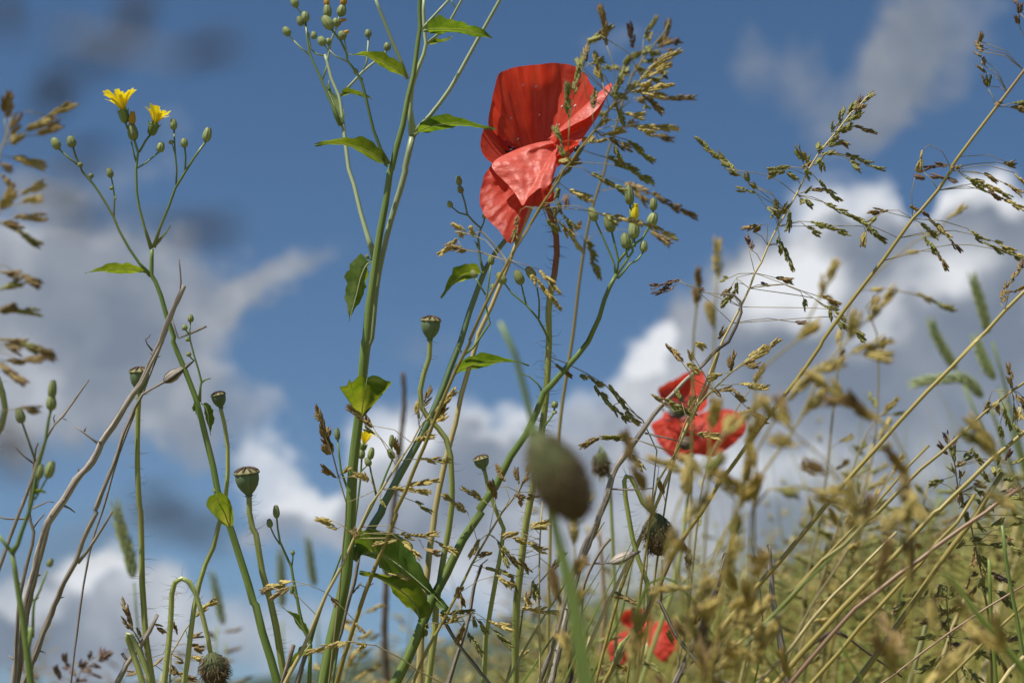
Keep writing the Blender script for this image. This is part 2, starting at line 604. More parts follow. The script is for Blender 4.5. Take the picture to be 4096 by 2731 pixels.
def base_of(s, d0, d1=None):
    return root_pts(world_pts(s, d0, d1))[0]


def stem(root, name, s, r0, r1, d0, d1=None, m='stem_green', rooted=False, sides=8, step=.008, part=None, mf=None, rough=0.0, ribs=0, pts=None):
    """tube through a traced line; r0/r1 radii in photo pixels at its lower/upper end. Returns (object, sample points, radii)"""
    P = pts or world_pts(s, d0, d1)
    foot = P[0]
    if rooted:
        P = root_pts(P)
    S = spline(P, step)
    cum = [0.0]
    for a, b in zip(S, S[1:]):
        cum.append(cum[-1] + (b - a).length)
    k0 = min(range(len(S)), key=lambda i: (S[i] - foot).length)      # the taper starts where the traced line starts
    dm = (d0 + (d1 if d1 is not None else d0)) / 2
    rad = [(r0 + (r1 - r0) * max(0.0, (c - cum[k0]) / (cum[-1] - cum[k0]))) * PX * dm for c in cum]
    if name == 'branch' and len(S) > 6:
        rad = [r * (1 + .55 * math.exp(-c / (r * 3.0))) for r, c in zip(rad, cum)]
    mfv = [mf(c / cum[-1]) for c in cum] if mf else None
    b = MB()
    b.tube(S, rad, sides, mfv, rough, rnd.uniform(0, 50), ribs)
    return b.build(name, m, root, part), S, rad


def hairs(root, part, S, rad, n, length, seed=0, m='bristle', thick=.85):
    """spreading bristles, too many and too fine to count"""
    rg = random.Random(seed)
    b = MB()
    for _ in range(n):
        i = rg.randrange(1, len(S) - 1)
        t = (S[i + 1] - S[i - 1]).normalized()
        x = t.orthogonal().normalized()
        y = t.cross(x)
        a = rg.uniform(0, 2 * math.pi)
        dr = (x * math.cos(a) + y * math.sin(a))
        p = S[i].lerp(S[i + 1], rg.random()) + dr * rad[i] * .85
        ln = length * rg.uniform(.5, 1.2) * PX * .6
        bend = Vector((rg.uniform(-.3, .3), rg.uniform(-.3, .3), rg.uniform(-.4, .55)))
        q1 = p + (dr + bend * .3) * ln * .5
        q2 = p + (dr + bend).normalized() * ln
        w = thick * PX * .6
        b.tube([p, q1, q2], [w, w * .7, w * .2], 3)
    o = b.build('bristles', m, root, part)
    o['kind'] = 'stuff'
    return o


def bud(root, s, hw, d=.6, name='bud', m='bud_green', tip_flat=.45, part=None):
    """closed flower bud with bract ridges; s = 'base tip', hw = half width in px"""
    P = world_pts(s, d)
    ax = P[1] - P[0]
    Ln, r = ax.length, hw * PX * d
    prof = [(0, r * .25), (.03 * Ln, r * .55), (.12 * Ln, r * .82), (.3 * Ln, r), (.5 * Ln, r * .99), (.72 * Ln, r * .85), (.9 * Ln, r * .65), (.98 * Ln, r * tip_flat), (Ln, r * tip_flat * .5)]
    b = MB()
    b.lathe(P[0], ax, prof, 32, 8, .075)
    ob = b.build(name, m, root, part)
    # small scales at the bud's foot
    c = MB()
    for k in range(4):
        a = k * math.pi / 2 + .4
        z = ax.normalized()
        x = z.orthogonal().normalized()
        y = z.cross(x)
        dr = x * math.cos(a) + y * math.sin(a)
        sd = z.cross(dr)
        p0 = P[0] + dr * r * .45
        c.add([p0 - sd * r * .28, p0 + sd * r * .28, p0 + z * Ln * .2 + dr * r * .5], [(0, 1, 2)])
    c.build('bract', m, root, ob if part is None else part)
    return ob


def leaf(root, s, hw, d=.6, d1=None, face=50, fold=25, m='leaf', name='leaf', wave=.16, teeth=.09, tipbend=0.0, seed=0, fat=.42, stalk=.06):
    """blade along a traced midrib from base to tip; hw = visible half width in px"""
    P = spline(world_pts(s, d, d1), .004)
    n = 22
    cum = [0.0]
    for a, b_ in zip(P, P[1:]):
        cum.append(cum[-1] + (b_ - a).length)
    Lt = cum[-1]

    def at(t):
        c = t * Lt
        for i in range(len(P) - 1):
            if cum[i + 1] >= c:
                k = (c - cum[i]) / max(cum[i + 1] - cum[i], 1e-9)
                return P[i].lerp(P[i + 1], k), (P[i + 1] - P[i]).normalized()
        return P[-1], (P[-1] - P[-2]).normalized()

    rg = random.Random(seed + 11)
    ph = rg.uniform(0, 9)
    G, T, MF = [], [], []
    nu = 8
    real = hw * PX * d / max(math.cos(math.radians(face)), .25)
    for j in range(n + 1):
        t = j / n
        p, tg = at(t)
        side = F_.cross(tg)
        side = side.normalized() if side.length > .05 else R_
        up = side.cross(tg).normalized()
        if side.z < 0:
            side = -side
        if up.dot(F_) > 0:
            up = -up
        fa = math.radians(face)
        wv = side * math.cos(fa) + up * math.sin(fa)
        nv = tg.cross(wv).normalized()
        if nv.z < 0:
            nv = -nv
        tt = max(0, (t - stalk) / (1 - stalk))
        k = (math.sin(math.pi * tt ** (.5 / fat * .42 if fat else .5)) ** .9) if 0 < tt < 1 else 0
        wd = real * max(k, .03)
        row, tr, mr = [], [], []
        for i in range(nu + 1):
            u = 2 * i / nu - 1
            e = wd * abs(u) * (1 + (teeth * math.sin(t * 40 + ph) + teeth * math.sin(t * 23 + ph * 2)) * (abs(u) > .9))
            off = wv * (e * math.copysign(1, u) * math.cos(math.radians(fold))) + nv * (e * math.sin(math.radians(fold)))
            off += nv * real * wave * math.sin(t * 9 + ph + (2 if u > 0 else 0)) * u * u
            row.append(p + off)
            tr.append((u * .5, t, seed))
            vein = max(0, 1 - abs(u) * 9) + .55 * max(0, 1 - abs(((t * 7 - abs(u) * 1.1) % 1) - .5) * 14)
            mr.append(min(1, vein))
        G.append(row)
        T.append(tr)
        MF.append(mr)
    b = MB()
    b.grid(G, T, MF)
    ob = b.build(name, m, root)
    c = MB()
    S = [at(j / 12)[0] for j in range(13)]
    c.tube(S, [min(real, .003) * .045 * (1 - .8 * j / 12) + .0001 for j in range(13)], 5)
    c.build('midrib', 'stem_pale', root, ob)
    return ob


FAN = []


def fan(root, name, base, rim, d, m, bulge, nu=44, nv=22, wr=1.0, seed=0, power=1.0, curl=0.0, part=None, flat=False):
    """petal or broad leaf: a sheet from its foot to a traced free edge; third coordinates are mm of depth"""
    b0 = parse(base)[0]
    R = [Vector((p[0], p[1], p[2])) for p in parse(rim)]
    Q = spline([Vector((p.x, p.y, p.z * 10)) for p in R], 6)
    cum = [0.0]
    for a, c in zip(Q, Q[1:]):
        cum.append(cum[-1] + (c - a).length)

    def at(t):
        c = t * cum[-1]
        for i in range(len(Q) - 1):
            if cum[i + 1] >= c:
                return Q[i].lerp(Q[i + 1], (c - cum[i]) / max(cum[i + 1] - cum[i], 1e-9))
        return Q[-1]

    G, T, MF = [], [], []
    for j in range(nv + 1):
        v = (j / nv) ** .85
        row, tr, mr = [], [], []
        for i in range(nu + 1):
            u = i / nu
            e = at(u)
            x = b0[0] + (e.x - b0[0]) * v
            y = b0[1] + (e.y - b0[1]) * v
            z = b0[2] + (e.z / 10 - b0[2]) * v ** power
            z += bulge * math.sin(math.pi * v ** .9) * (1 - .35 * abs(2 * u - 1))
            st = noise.noise(Vector((u * 11, seed, v * .8)))
            z += wr * v * (1.6 * st + .9 * noise.noise(Vector((u * 24, seed + 5, v * 2.5))) + .45 * noise.noise(Vector((u * 34, seed + 9, v * 9))) + .35 * noise.noise(Vector((u * 60, seed + 2, v * 5))) + 1.6 * noise.noise(Vector((u * 4, v * 4, seed))))
            z += curl * max(0, v - .8) ** 2 * 60
            if flat:
                z = b0[2] + (e.z / 10 - b0[2]) * v ** power + bulge * math.sin(math.pi * v ** .9)
                z += wr * (1.5 * noise.noise(Vector((x * .012, y * .012, seed))) + .8 * noise.noise(Vector((x * .03, y * .03, seed))))
            jit = (0.25 if flat else 1) * wr * v ** 5 * 5 * noise.noise(Vector((u * 26, seed, 0)))
            ex, ey = e.x - b0[0], e.y - b0[1]
            l = math.hypot(ex, ey) or 1
            row.append(W(x + ex / l * jit, y + ey / l * jit, d + z * .001))
            tr.append((x * .004, y * .02, seed) if flat else (u, v, seed))
            mr.append(1 - v)
        G.append(row)
        T.append(tr)
        MF.append(mr)
    b = MB()
    b.grid(G, T, MF)
    FAN.append(G)
    return b.build(name, m, root, part)


def strap_petals(root, part, base, axis, length, n, spread, curve, seed, w=.17, m='yellow'):
    """ray florets with notched tips standing out of the green cup"""
    rg = random.Random(seed)
    z = axis.normalized()
    x = z.orthogonal().normalized()
    y = z.cross(x)
    for k in range(n):
        a = 2 * math.pi * k / n + rg.uniform(-.15, .15)
        dr = x * math.cos(a) + y * math.sin(a)
        sd = z.cross(dr)
        sp = math.radians(spread * rg.uniform(.65, 1.1))
        ln = length * rg.uniform(.85, 1.08)
        b = MB()
        G, T = [], []
        p = base + dr * length * .07
        ang = sp * .3
        for j in range(8):
            t = j / 7
            ang = sp * (.35 + curve * t)
            row, tr = [], []
            wd = ln * w * (.45 + .75 * math.sin(min(1, t * 1.15) * math.pi * .55)) * .5
            for i in range(7):
                u = i / 3 - 1
                tooth = (.05 * ln if (j == 7 and i % 2 == 1) else 0)
                row.append(p + sd * u * wd + (z * math.cos(ang) + dr * math.sin(ang)) * (-tooth) - dr * (u * u) * wd * .3)
                tr.append((u, t, k))
            G.append(row)
            T.append(tr)
            p = p + (z * math.cos(ang) + dr * math.sin(ang)) * ln / 7
        b.grid(G, T)
        b.build('ray_floret', m, root, part)


def flower_head(root, s, hw, d, petal_len, spread, curve, seed, n=14):
    """s = 'base cup_top'"""
    P = world_pts(s, d)
    ax = P[1] - P[0]
    Ln, r = ax.length, hw * PX * d
    b = MB()
    b.lathe(P[0], ax, [(0, r * .3), (.08 * Ln, r * .62), (.3 * Ln, r * .85), (.6 * Ln, r * .92), (.85 * Ln, r), (.95 * Ln, r * .9)], 16, 8, .06)
    ob = b.build('flower_head', 'stem_green', root)
    c = MB()
    z = ax.normalized()
    x = z.orthogonal().normalized()
    y = z.cross(x)
    for k in range(8):
        a = 2 * math.pi * k / 8
        dr = x * math.cos(a) + y * math.sin(a)
        sd = z.cross(dr)
        p0 = P[0] + z * Ln * .8 + dr * r * .97
        c.add([p0 - sd * r * .3, p0 + sd * r * .3, p0 + z * Ln * .35 + dr * r * .42], [(0, 1, 2)])
    c.build('bract', 'stem_green', root, ob)
    strap_petals(root, ob, P[0] + ax * .85, ax, petal_len * PX * d, n, spread, curve, seed)
    strap_petals(root, ob, P[0] + ax * .85, ax, petal_len * PX * d * .75, n // 2, spread * .45, curve, seed + 3)
    return ob


def capsule(root, s, hw, d, seed=0, lid=1.06):
    """poppy seed pod: s = 'foot lid_rim'; ribbed lid with dark rays"""
    P = world_pts(s, d)
    ax = P[1] - P[0]
    z = ax.normalized()
    Ln, r = ax.length, hw * PX * d
    b = MB()
    b.lathe(P[0] - z * r * .18, ax, [(0, r * .24), (r * .04, r * .34), (r * .1, r * .34), (r * .16, r * .27), (r * .24, r * .32), (.2 * Ln + r * .18, r * .6), (.42 * Ln + r * .18, r * .86), (.68 * Ln + r * .18, r * .99), (.88 * Ln + r * .18, r * 1.0), (Ln + r * .18, r * .95)], 28, 10, .012)
    ob = b.build('seed_capsule', 'capsule', root)
    x = z.orthogonal().normalized()
    y = z.cross(x)
    top = P[0] + ax
    c = MB()
    sides = 40
    V, F = [], []
    lr = r * lid
    prof = [(0.02, -.10), (.72, -.06), (1.0, -.10), (1.02, 0), (.9, .10), (.6, .27), (.3, .38), (.02, .42)]
    for (q, h) in prof:
        for k in range(sides):
            a = 2 * math.pi * k / sides
            sc = 1 + .05 * math.cos(10 * a) * (q > .8)
            rr = lr * q * sc
            V.append(top + z * lr * (h + .03 * math.cos(10 * a) * (q > .25)) + (x * math.cos(a) + y * math.sin(a)) * rr)
    for i in range(len(prof) - 1):
        for k in range(sides):
            k2 = (k + 1) % sides
            F.append((i * sides + k, i * sides + k2, (i + 1) * sides + k2, (i + 1) * sides + k))
    c.add(V, F)
    c.build('pod_lid', 'capsule_cap', root, ob)
    for k in range(10):
        a = 2 * math.pi * k / 10
        dr = x * math.cos(a) + y * math.sin(a)
        e = MB()
        S = [top + z * lr * (h + .05) + dr * lr * q for q, h in ((.05, .42), (.3, .40), (.6, .30), (.88, .13), (.99, .03))]
        e.tube(S, [lr * .05, lr * .07, lr * .085, lr * .09, lr * .05], 6)
        e.build('stigma_ray', 'cap_ray', root, ob)
    return ob


def nodding_bud(root, s, hw, d, seed=0, nh=500, hl=26, name='nodding_bud'):
    """hairy poppy bud: s = 'foot tip'"""
    P = world_pts(s, d)
    ax = P[1] - P[0]
    Ln, r = ax.length, hw * PX * d
    prof = [(0, r * .16), (.04 * Ln, r * .34), (.15 * Ln, r * .6), (.35 * Ln, r * .88), (.57 * Ln, r), (.75 * Ln, r * .86), (.9 * Ln, r * .55), (.97 * Ln, r * .3), (Ln, r * .08)]
    b = MB()
    b.lathe(P[0], ax, prof, 24, 2, .03)
    ob = b.build(name, 'nod_bud', root)
    z = ax.normalized()
    x = z.orthogonal().normalized()
    y = z.cross(x)
    rg = random.Random(seed)
    h = MB()
    for _ in range(nh):
        t = rg.uniform(.08, .97)
        rr = r * math.sin(math.pi * t) ** .55
        a = rg.uniform(0, 6.283)
        dr = x * math.cos(a) + y * math.sin(a)
        p = P[0] + ax * t + dr * rr * .96
        ln = hl * PX * d * rg.uniform(.5, 1.1)
        q = p + (dr + z * rg.uniform(.1, .9)) * ln * .55
        q2 = q + (dr * .4 + z * rg.uniform(.2, 1)) * ln * .5
        w = 1.6 * PX * d
        h.tube([p, q, q2], [w, w * .7, w * .2], 3)
    hh = h.build('bristles', 'bristle', root, ob)
    hh['kind'] = 'stuff'
    return ob


# ---- grass flower heads
SPK = {}


def floret(b, p, ax, nrm, ln, w, th, mfo=0.0):
    z = ax.normalized()
    x = (nrm - z * nrm.dot(z)).normalized()
    y = z.cross(x)
    V, Tt, Mm, Fc = [], [], [], []
    for (h, r) in ((0, .25), (.18, .8), (.42, 1.0), (.7, .62), (1.0, .04)):
        for k in range(5):
            a = 2 * math.pi * k / 5
            V.append(p + z * h * ln + x * math.cos(a) * w * r + y * math.sin(a) * th * r)
            Tt.append((math.cos(a), h * 2, mfo * 9))
            Mm.append(min(1, h * .9 + mfo * .15))
    for i in range(4):
        for k in range(5):
            k2 = (k + 1) % 5
            Fc.append((i * 5 + k, i * 5 + k2, (i + 1) * 5 + k2, (i + 1) * 5 + k))
    Fc.append((4, 3, 2, 1, 0))
    b.add(V, Fc, Tt, Mm)


def spikelet_mb(seed, nf):
    rg = random.Random(seed)
    b = MB()
    for i in range(nf):
        sgn = 1 if i % 2 else -1
        p = Vector((sgn * .02, 0, .02 + .52 * i / max(nf - 1, 1)))
        tilt = math.radians(rg.uniform(8, 26)) * (1 - .6 * i / nf)
        floret(b, p, Vector((sgn * math.sin(tilt), rg.uniform(-.08, .08), math.cos(tilt))), Vector((1, 0, 0)), rg.uniform(.48, .62), .108, .092, i / nf)
    for sgn in (-1, 1):
        floret(b, Vector((sgn * .03, .01, 0)), Vector((sgn * .3, 0, 1)), Vector((1, 0, 0)), .44, .10, .085, .1)
    return b


def spk_mesh(m, var):
    k = (m, var)
    if k not in SPK:
        SPK[k] = spikelet_mb(var * 13 + 5, (5, 4, 6, 3)[var]).mesh('spikelet', m)
    return SPK[k]


class Grass:
    """one flowering grass: culm, thin branches, and a spikelet object for every spikelet"""

    def __init__(g, name, label, culm, r0, r1, d0, d1=None, m='culm_olive', group=None, rooted=True, seed=0, cat='grass stalk', mf=None, nodes=True):
        g.d0, g.d1 = d0, d1 if d1 is not None else d0
        P = world_pts(culm, g.d0, g.d1)
        g.root = thing(name, label, cat, root_pts(P)[0] if rooted else P[0], group)
        g.culm, g.S, g.rad = stem(g.root, 'culm', culm, r0, r1, g.d0, g.d1, m, rooted, 7, mf=mf)
        g.n = 0
        g.rg = random.Random(seed + 100)
        g.over = {}

    def depth_at(g, p):
        return (p - CAM).dot(F_)

    def put(g, m, pos, dr, ln):
        var = g.rg.randrange(4)
        z = dr.normalized()
        x = z.orthogonal().normalized()
        a = g.rg.uniform(0, 6.283)
        y = z.cross(x)
        x, y = x * math.cos(a) + y * math.sin(a), y * math.cos(a) - x * math.sin(a)
        mw = Matrix(((x.x, y.x, z.x, 0), (x.y, y.y, z.y, 0), (x.z, y.z, z.z, 0), (0, 0, 0, 1)))
        rel = pos - g.root.location
        mt = Matrix.Translation(rel) @ mw @ Matrix.Scale(ln, 4)
        g.n += 1
        if g.n > 290:
            src = spikelet_mb(var * 13 + 5, 3)
            b = g.over.setdefault(m, MB())
            b.add([g.root.location + (mt @ Vector(v)) for v in src.v], src.f, src.tc, src.mf)
            return
        ob = bpy.data.objects.new('spikelet', spk_mesh(m, var))
        COL.objects.link(ob)
        ob.parent = g.root
        ob.matrix_basis = mt

    def spike_world(g, A, B, l, m, stalk=None, dense=.42, curve=0.0, sw=1.5):
        """spikelets overlapping along A->B, on a stalk"""
        rg = g.rg
        ax = B - A
        Ln = ax.length
        z = ax.normalized()
        x = z.orthogonal().normalized()
        y = z.cross(x)
        bend = (x * rg.uniform(-1, 1) + y * rg.uniform(-1, 1)) * Ln * .06

        def at(t):
            return A + ax * t + bend * math.sin(math.pi * t)
        b = MB()
        th = sw * PX * .6
        if stalk:
            b.tube(spline(stalk, .006), th, 5)
        b.tube([at(k / 5) for k in range(6)], [th * (1 - .12 * k) for k in range(6)], 5)
        b.build('branch', 'culm_thin', g.root)
        n = max(2, int(Ln / (dense * .82 * l)))
        for i in range(n):
            t = (i + rg.uniform(-.25, .25)) / max(n, 1)
            t = min(max(t, 0), 1)
            a = i * 2.4 + rg.uniform(-.5, .5)
            dr = x * math.cos(a) + y * math.sin(a)
            sp = rg.uniform(.08, .34) * (1 - .4 * t)
            p = at(t) + dr * l * .08
            k = rg.uniform(.82, 1.12) * (1 - .25 * max(0, t - .7) / .3)
            pos_end = p + z * l * k
            if (pos_end - A).dot(z) > Ln * 1.06:
                p -= z * ((pos_end - A).dot(z) - Ln * 1.04)
            g.put(m, p, z + dr * sp, l * k * 1.12)

    def attach(g, p):
        best = min(range(len(g.S)), key=lambda i: (g.S[i] - p).length + (.03 if g.S[i].z > p.z + .004 else 0))
        return best

    def spikes(g, tile, txt, l=38, m='spk_green', d=None, dj=.004, dense=.42, sw=1.5):
        for item in txt.split(';'):
            item = item.strip()
            if not item:
                continue
            mm = m
            if item[0] in 'gobpd' and item[1] == ' ':
                mm = {'g': 'spk_green', 'o': 'spk_gold', 'b': 'spk_brown', 'p': 'spk_purple', 'd': 'spk_shaded'}[item[0]]
                item = item[2:]
            parts = item.split('|')
            pt = parse(parts[0], tile)
            mid = W(pt[0][0], pt[0][1], d or (g.d0 + g.d1) / 2)
            if d is None:
                # same depth as the culm where the branch leaves it
                best = min(g.S, key=lambda q: (q - mid).length)
                dd = g.depth_at(best)
            else:
                dd = d
            z0 = g.rg.uniform(-dj, dj)
            z1 = z0 + g.rg.uniform(-dj, dj)
            A = W(pt[0][0], pt[0][1], dd + z0)
            B = W(pt[-1][0], pt[-1][1], dd + z1)
            if len(parts) > 1:
                via = parse(parts[1], tile)
                vw = [W(p[0], p[1], dd + z0 * (i + 1) / (len(via) + 1)) for i, p in enumerate(via)]
                i0 = g.attach(vw[0])
                st = [g.S[i0]] + (vw if (vw[0] - g.S[i0]).length > .002 else vw[1:]) + [A]
            else:
                i0 = g.attach(A)
                q = g.S[i0]
                gap = (A - q).length
                if gap < .0015:
                    st = None
                else:
                    up = (g.S[min(i0 + 1, len(g.S) - 1)] - g.S[max(i0 - 1, 0)]).normalized()
                    st = [q, q.lerp(A, .5) + up * gap * .12, A]
            if st and len(st) == 2 and (st[0] - st[1]).length < 1e-5:
                st = None
            g.spike_world(A, B, l * PX * dd, mm, st, dense, sw=sw)

    def panicle(g, t0, t1, n, blen, slen, l, m, spread=(35, 75), droop=.25, dense=.42, side=None):
        """scattered branches over the culm between fractions t0 and t1 (lengths in px at the culm's depth)"""
        rg = g.rg
        ms = m if isinstance(m, (list, tuple)) else [m]
        for i in range(n):
            t = t0 + (t1 - t0) * (i + rg.random()) / n
            k = min(int(t * (len(g.S) - 1)), len(g.S) - 2)
            q = g.S[k]
            up = (g.S[k + 1] - g.S[max(k - 1, 0)]).normalized()
            dd = g.depth_at(q)
            x = up.orthogonal().normalized()
            y = up.cross(x)
            a = rg.uniform(0, 6.283)
            dr = x * math.cos(a) + y * math.sin(a)
            sp = math.radians(rg.uniform(*spread)) * (1 - .5 * (t - t0) / max(t1 - t0, .01))
            v = up * math.cos(sp) + dr * math.sin(sp)
            sc = (1 - .55 * (t - t0) / max(t1 - t0, .01)) * rg.uniform(.7, 1.2) * PX * dd
            A = q + v * blen * sc + Vector((0, 0, -1)) * droop * blen * sc * .3
            v2 = (v + Vector((0, 0, -1)) * droop + Vector((rg.uniform(-.2, .2), rg.uniform(-.2, .2), rg.uniform(-.2, .2)))).normalized()
            B = A + v2 * slen * sc
            g.spike_world(A, B, l * PX * dd, rg.choice(ms), [q, q.lerp(A, .5) + up * blen * sc * .08, A], dense)
        g.done_tip(l, ms[0])

    def done_tip(g, l, m):
        dd = g.depth_at(g.S[-1])
        up = (g.S[-1] - g.S[-3]).normalized()
        g.spike_world(g.S[-1] - up * l * PX * dd * .8, g.S[-1] + up * l * PX * dd * 1.5, l * PX * dd, m)

    def finish(g):
        for m, b in g.over.items():
            o = b.build('spikelets', m, g.root)
            o['kind'] = 'stuff'


# ================================================================== the red poppy
D = .60
s = '32 30,1568 30,1200 30,900 70,560 31 2351,600'
s = '32 30,1568 32,1150 45,800 75,540 130,90 22 190,1350 250,980 290,700 320,400 335,120 12 340,1568 335,1300 350,1130 390,950 412,760 405,600 360,420 310,300 250,180'
RT = thing('poppy', 'large red poppy in bloom on a bristly stem, half covering a golden grass panicle', 'poppy', base_of(s, .615, D))
st, S, rad = stem(RT, 'stem', s, 16, 12, .615, D, 'stem_poppy', True, 12, .006, mf=lambda t: t)
hairs(RT, st, S[len(S) // 3:], rad[len(S) // 3:], 420, 56, 1, thick=1.2)
fan(RT, 'petal', 'H 1245,440,4', 'H 1190,352,6 1150,330,10 1128,298,10 1121,280,8 1128,240,8 1137,198,8 1148,168,10 1183,155,16 1215,151,22 1275,145,24 1318,152,20 1345,172,14 1358,195,8 1366,216,4 1345,262,6 1310,320,8', D, 'petal', 14, 90, 40, 1.0, 1)
BACK = FAN[-1]
fan(RT, 'petal', 'H 1240,440,0', 'H 1205,345,12 1150,312,16 1118,293,8 1106,312,0 1104,340,-6 1115,362,-10 1135,376,-12 1170,378,-6 1205,390,-2', D, 'petal', 6, 40, 20, .5, 2)

def C(t):
    """points read off an enlarged view of the flower"""
    out = ['H']
    for tok in t.split():
        v = [float(a) for a in tok.split(',')]
        out.append('%.2f,%.2f,%s' % ((1760 + v[0] * .5356) / 1.7415, (160 + v[1] * .5356) / 1.7415, v[2] if len(v) > 2 else 0))
    return ' '.join(out)
# right petal: outer face, and its margin rolled inwards
fan(RT, 'petal', C('780,800,6'), C('960,640,14 1130,480,12 1265,330,5 1283,360,0 1235,450,-2 1185,560,-3 1105,680,-4 1035,778,-5 985,850,-5 930,905,-5 866,958,-4 830,980,-2'), D, 'petal', -3, 56, 20, .7, 3)
fan(RT, 'petal_fold', C('800,746,2'), C('900,670,5 1040,550,5 1150,440,4 1215,370,2 1265,326,0 1281,345,-3 1265,385,-4 1200,485,-5 1130,560,-6 1060,603,-6 1000,625,-5 920,680,-3'), D, 'petal_lit', -2, 50, 14, .6, 6, flat=True)
# front petal: hanging lobe, flap painted in the paler sunlit colour, the piece behind the stem
fan(RT, 'petal', C('760,1000,0'), C('640,830,0 480,880,-3 400,915,-5 345,990,-7 305,1110,-9 298,1210,-12 330,1310,-15 430,1410,-19 480,1480,-21 520,1518,-22 575,1490,-18 603,1425,-14 575,1392,-12 630,1345,-10 637,1290,-8 640,1248,-5 700,1240,-3 765,1252,-2 830,1220,-2 852,1185,-2 850,1110,-2 833,1062,-2'), D, 'petal', -3, 90, 36, 1.1, 4, power=1.0)
fan(RT, 'petal_fold', C('868,790,-7'), C('835,752,-7 740,765,-8 640,792,-9 520,840,-11 430,885,-13 388,932,-15 402,975,-17 455,1030,-19 525,1100,-22 580,1175,-25 618,1238,-28 655,1180,-29 705,1135,-30 745,1106,-29 795,1098,-28 834,1058,-26 856,1000,-22 866,955,-19 855,905,-17 882,850,-13 893,795,-9'), D, 'petal_lit', -4, 84, 32, 1.3, 5, power=1.0, flat=True)
fan(RT, 'petal_fold', C('868,870,-3'), C('862,950,-4 850,905,-5 884,795,-6 930,752,-8 990,748,-8 1036,775,-6 1010,800,-4 960,850,-3 905,915,-3'), D, 'petal', -1, 40, 12, .4, 8)
rg = random.Random(12)
for k in range(9):
    g_ = BACK[rg.randrange(18, 34)]
    p = g_[rg.randrange(22, 66)] - F_ * .0006
    a = rg.uniform(0, 6)
    r = rg.uniform(.0003, .0007)
    x, y = R_ * math.cos(a) + U_ * math.sin(a), U_ * math.cos(a) - R_ * math.sin(a)
    b = MB()
    b.lathe(p, -F_, [(0, r * .9), (r * .25, r * .6), (r * .35, r * .1)], 7, 2, .35)
    b.build('pollen_fleck', 'fleck', RT)
b = MB()
rg = random.Random(5)
for k in range(60):
    a = rg.uniform(0, 6.283)
    q = W(2110 + rg.uniform(-85, 60), 640 + rg.uniform(-45, 30), D + rg.uniform(-.003, .008))
    f0 = W(2150, 735, D + .002)
    b.tube([f0.lerp(q, .3), f0.lerp(q, .7) + Vector((0, 0, .001)), q], .00012, 3)
    b.lathe(q, Vector((rg.uniform(-1, 1), rg.uniform(-1, 1), .5)), [(0, .0002), (.0004, .0005), (.0011, .0005), (.0015, .0001)], 6)
o = b.build('stamens', 'anther', RT)
o['kind'] = 'stuff'
# beetle under the petal's rim
p = W(2048 + 590 * TU, 1370 * TU, .592)
BT = thing('beetle', 'small shiny black beetle clinging to the rim of the big poppy petal', 'beetle', p)
ax = Vector((.55, .1, .8)).normalized()
b = MB()
b.lathe(p - ax * .0012, ax, [(0, .0002), (.0003, .0007), (.001, .0010), (.0018, .0009), (.0023, .0005), (.0025, .0001)], 12)
b.build('body', 'beetle', BT)
b = MB()
b.lathe(p + ax * .0012, ax, [(0, .0002), (.0002, .0005), (.0006, .0005), (.0009, .0001)], 10)
b.build('head', 'beetle', BT)
for k in range(3):
    for sg in (-1, 1):
        b = MB()
        q = p + ax * (.0007 - .0006 * k)
        sd = ax.cross(Vector((0, 1, 0))).normalized() * sg
        b.tube([q, q + sd * .0012 + Vector((0, -.0004, 0)), q + sd * .0019 - ax * .0005], [.0001, .00008, .00005], 4)
        b.build('leg', 'beetle', BT)

# ================================================================== tall nipplewort in the middle
D = .60
A_ = '31 620,1568 690,1200 760,900 830,560 855,300 868,0 21 890,1150 925,850 955,600 980,250 1000,0 11 1012,1540 1040,1250 1090,900 1140,560 1190,300 1232,0 01 1242,1560 1292,1350 1350,1150 1395,900 1445,700 1488,380 1508,250 1502,100 1506,0 1508,-120'
RT = thing('nipplewort', 'tall nipplewort with thick green ribbed stem and forking pale branches, beside the big poppy', 'wildflower', base_of(A_, D))
stem(RT, 'stem', A_, 26, 8, D, D, 'stem_green', True, 16, .006, ribs=6)
def br(s, r0, r1, d=None, d1=None, m='stem_pale', name='branch', sides=8):
    return stem(RT, name, s, r0, r1, d or D, d1 or d or D, m, False, sides, .006)
br('21 945,720 1000,330 1032,40 11 1062,1540 1105,1100 1155,800 1240,450 1332,150 1372,0 01 1370,1540 1440,1240', 9, 13, .608)
br('01 1445,1235 1600,1060 1780,820 1950,520 2100,250 2240,0 2300,-120', 9, 7, .608)
br('01 1440,1240 1415,1000 1432,800 1480,650 1542,500 1562,400 1545,250 1538,100 1545,-60', 11, 6, .608)
br('01 1565,405 1680,310 1780,200 1890,0 1930,-80', 6, 5, .608)
br('01 1830,70 1800,20 1785,-30', 3, 3, .608)
br('01 1505,290 1560,230 1680,100 1780,-10', 7, 5, .600)
br('01 1392,725 1330,560 1250,380 1180,200 1130,80 1085,-40', 8, 6, .607)
br('01 1215,1510 1150,1380 1080,1200 1010,900 970,750 920,660 840,560 830,490 780,380 690,265', 7, 4, .597, .592, 'stem_green')
br('01 832,490 825,430 812,360', 3, 3, .592)
br('01 832,566 720,510 622,415', 3.5, 3, .593)
bud(RT, '01 697,268 615,148', 20, .592)
bud(RT, '01 805,365 775,285', 16, .592)
bud(RT, '01 625,418 582,338', 16, .593)
bud(RT, '01 925,680 905,632', 10, .595)
bud(RT, '01 975,745 962,712', 6, .596)
d2 = .63
br('11 1092,795 1030,620 960,380 900,130 855,0 01 850,1550 812,1250 775,950 760,880 690,720 650,560 632,505', 10, 6, .605, d2)
br('01 775,1150 720,1010 650,860 600,730 530,580 490,480 470,350 455,205', 6, 4, .62, d2, 'stem_green')
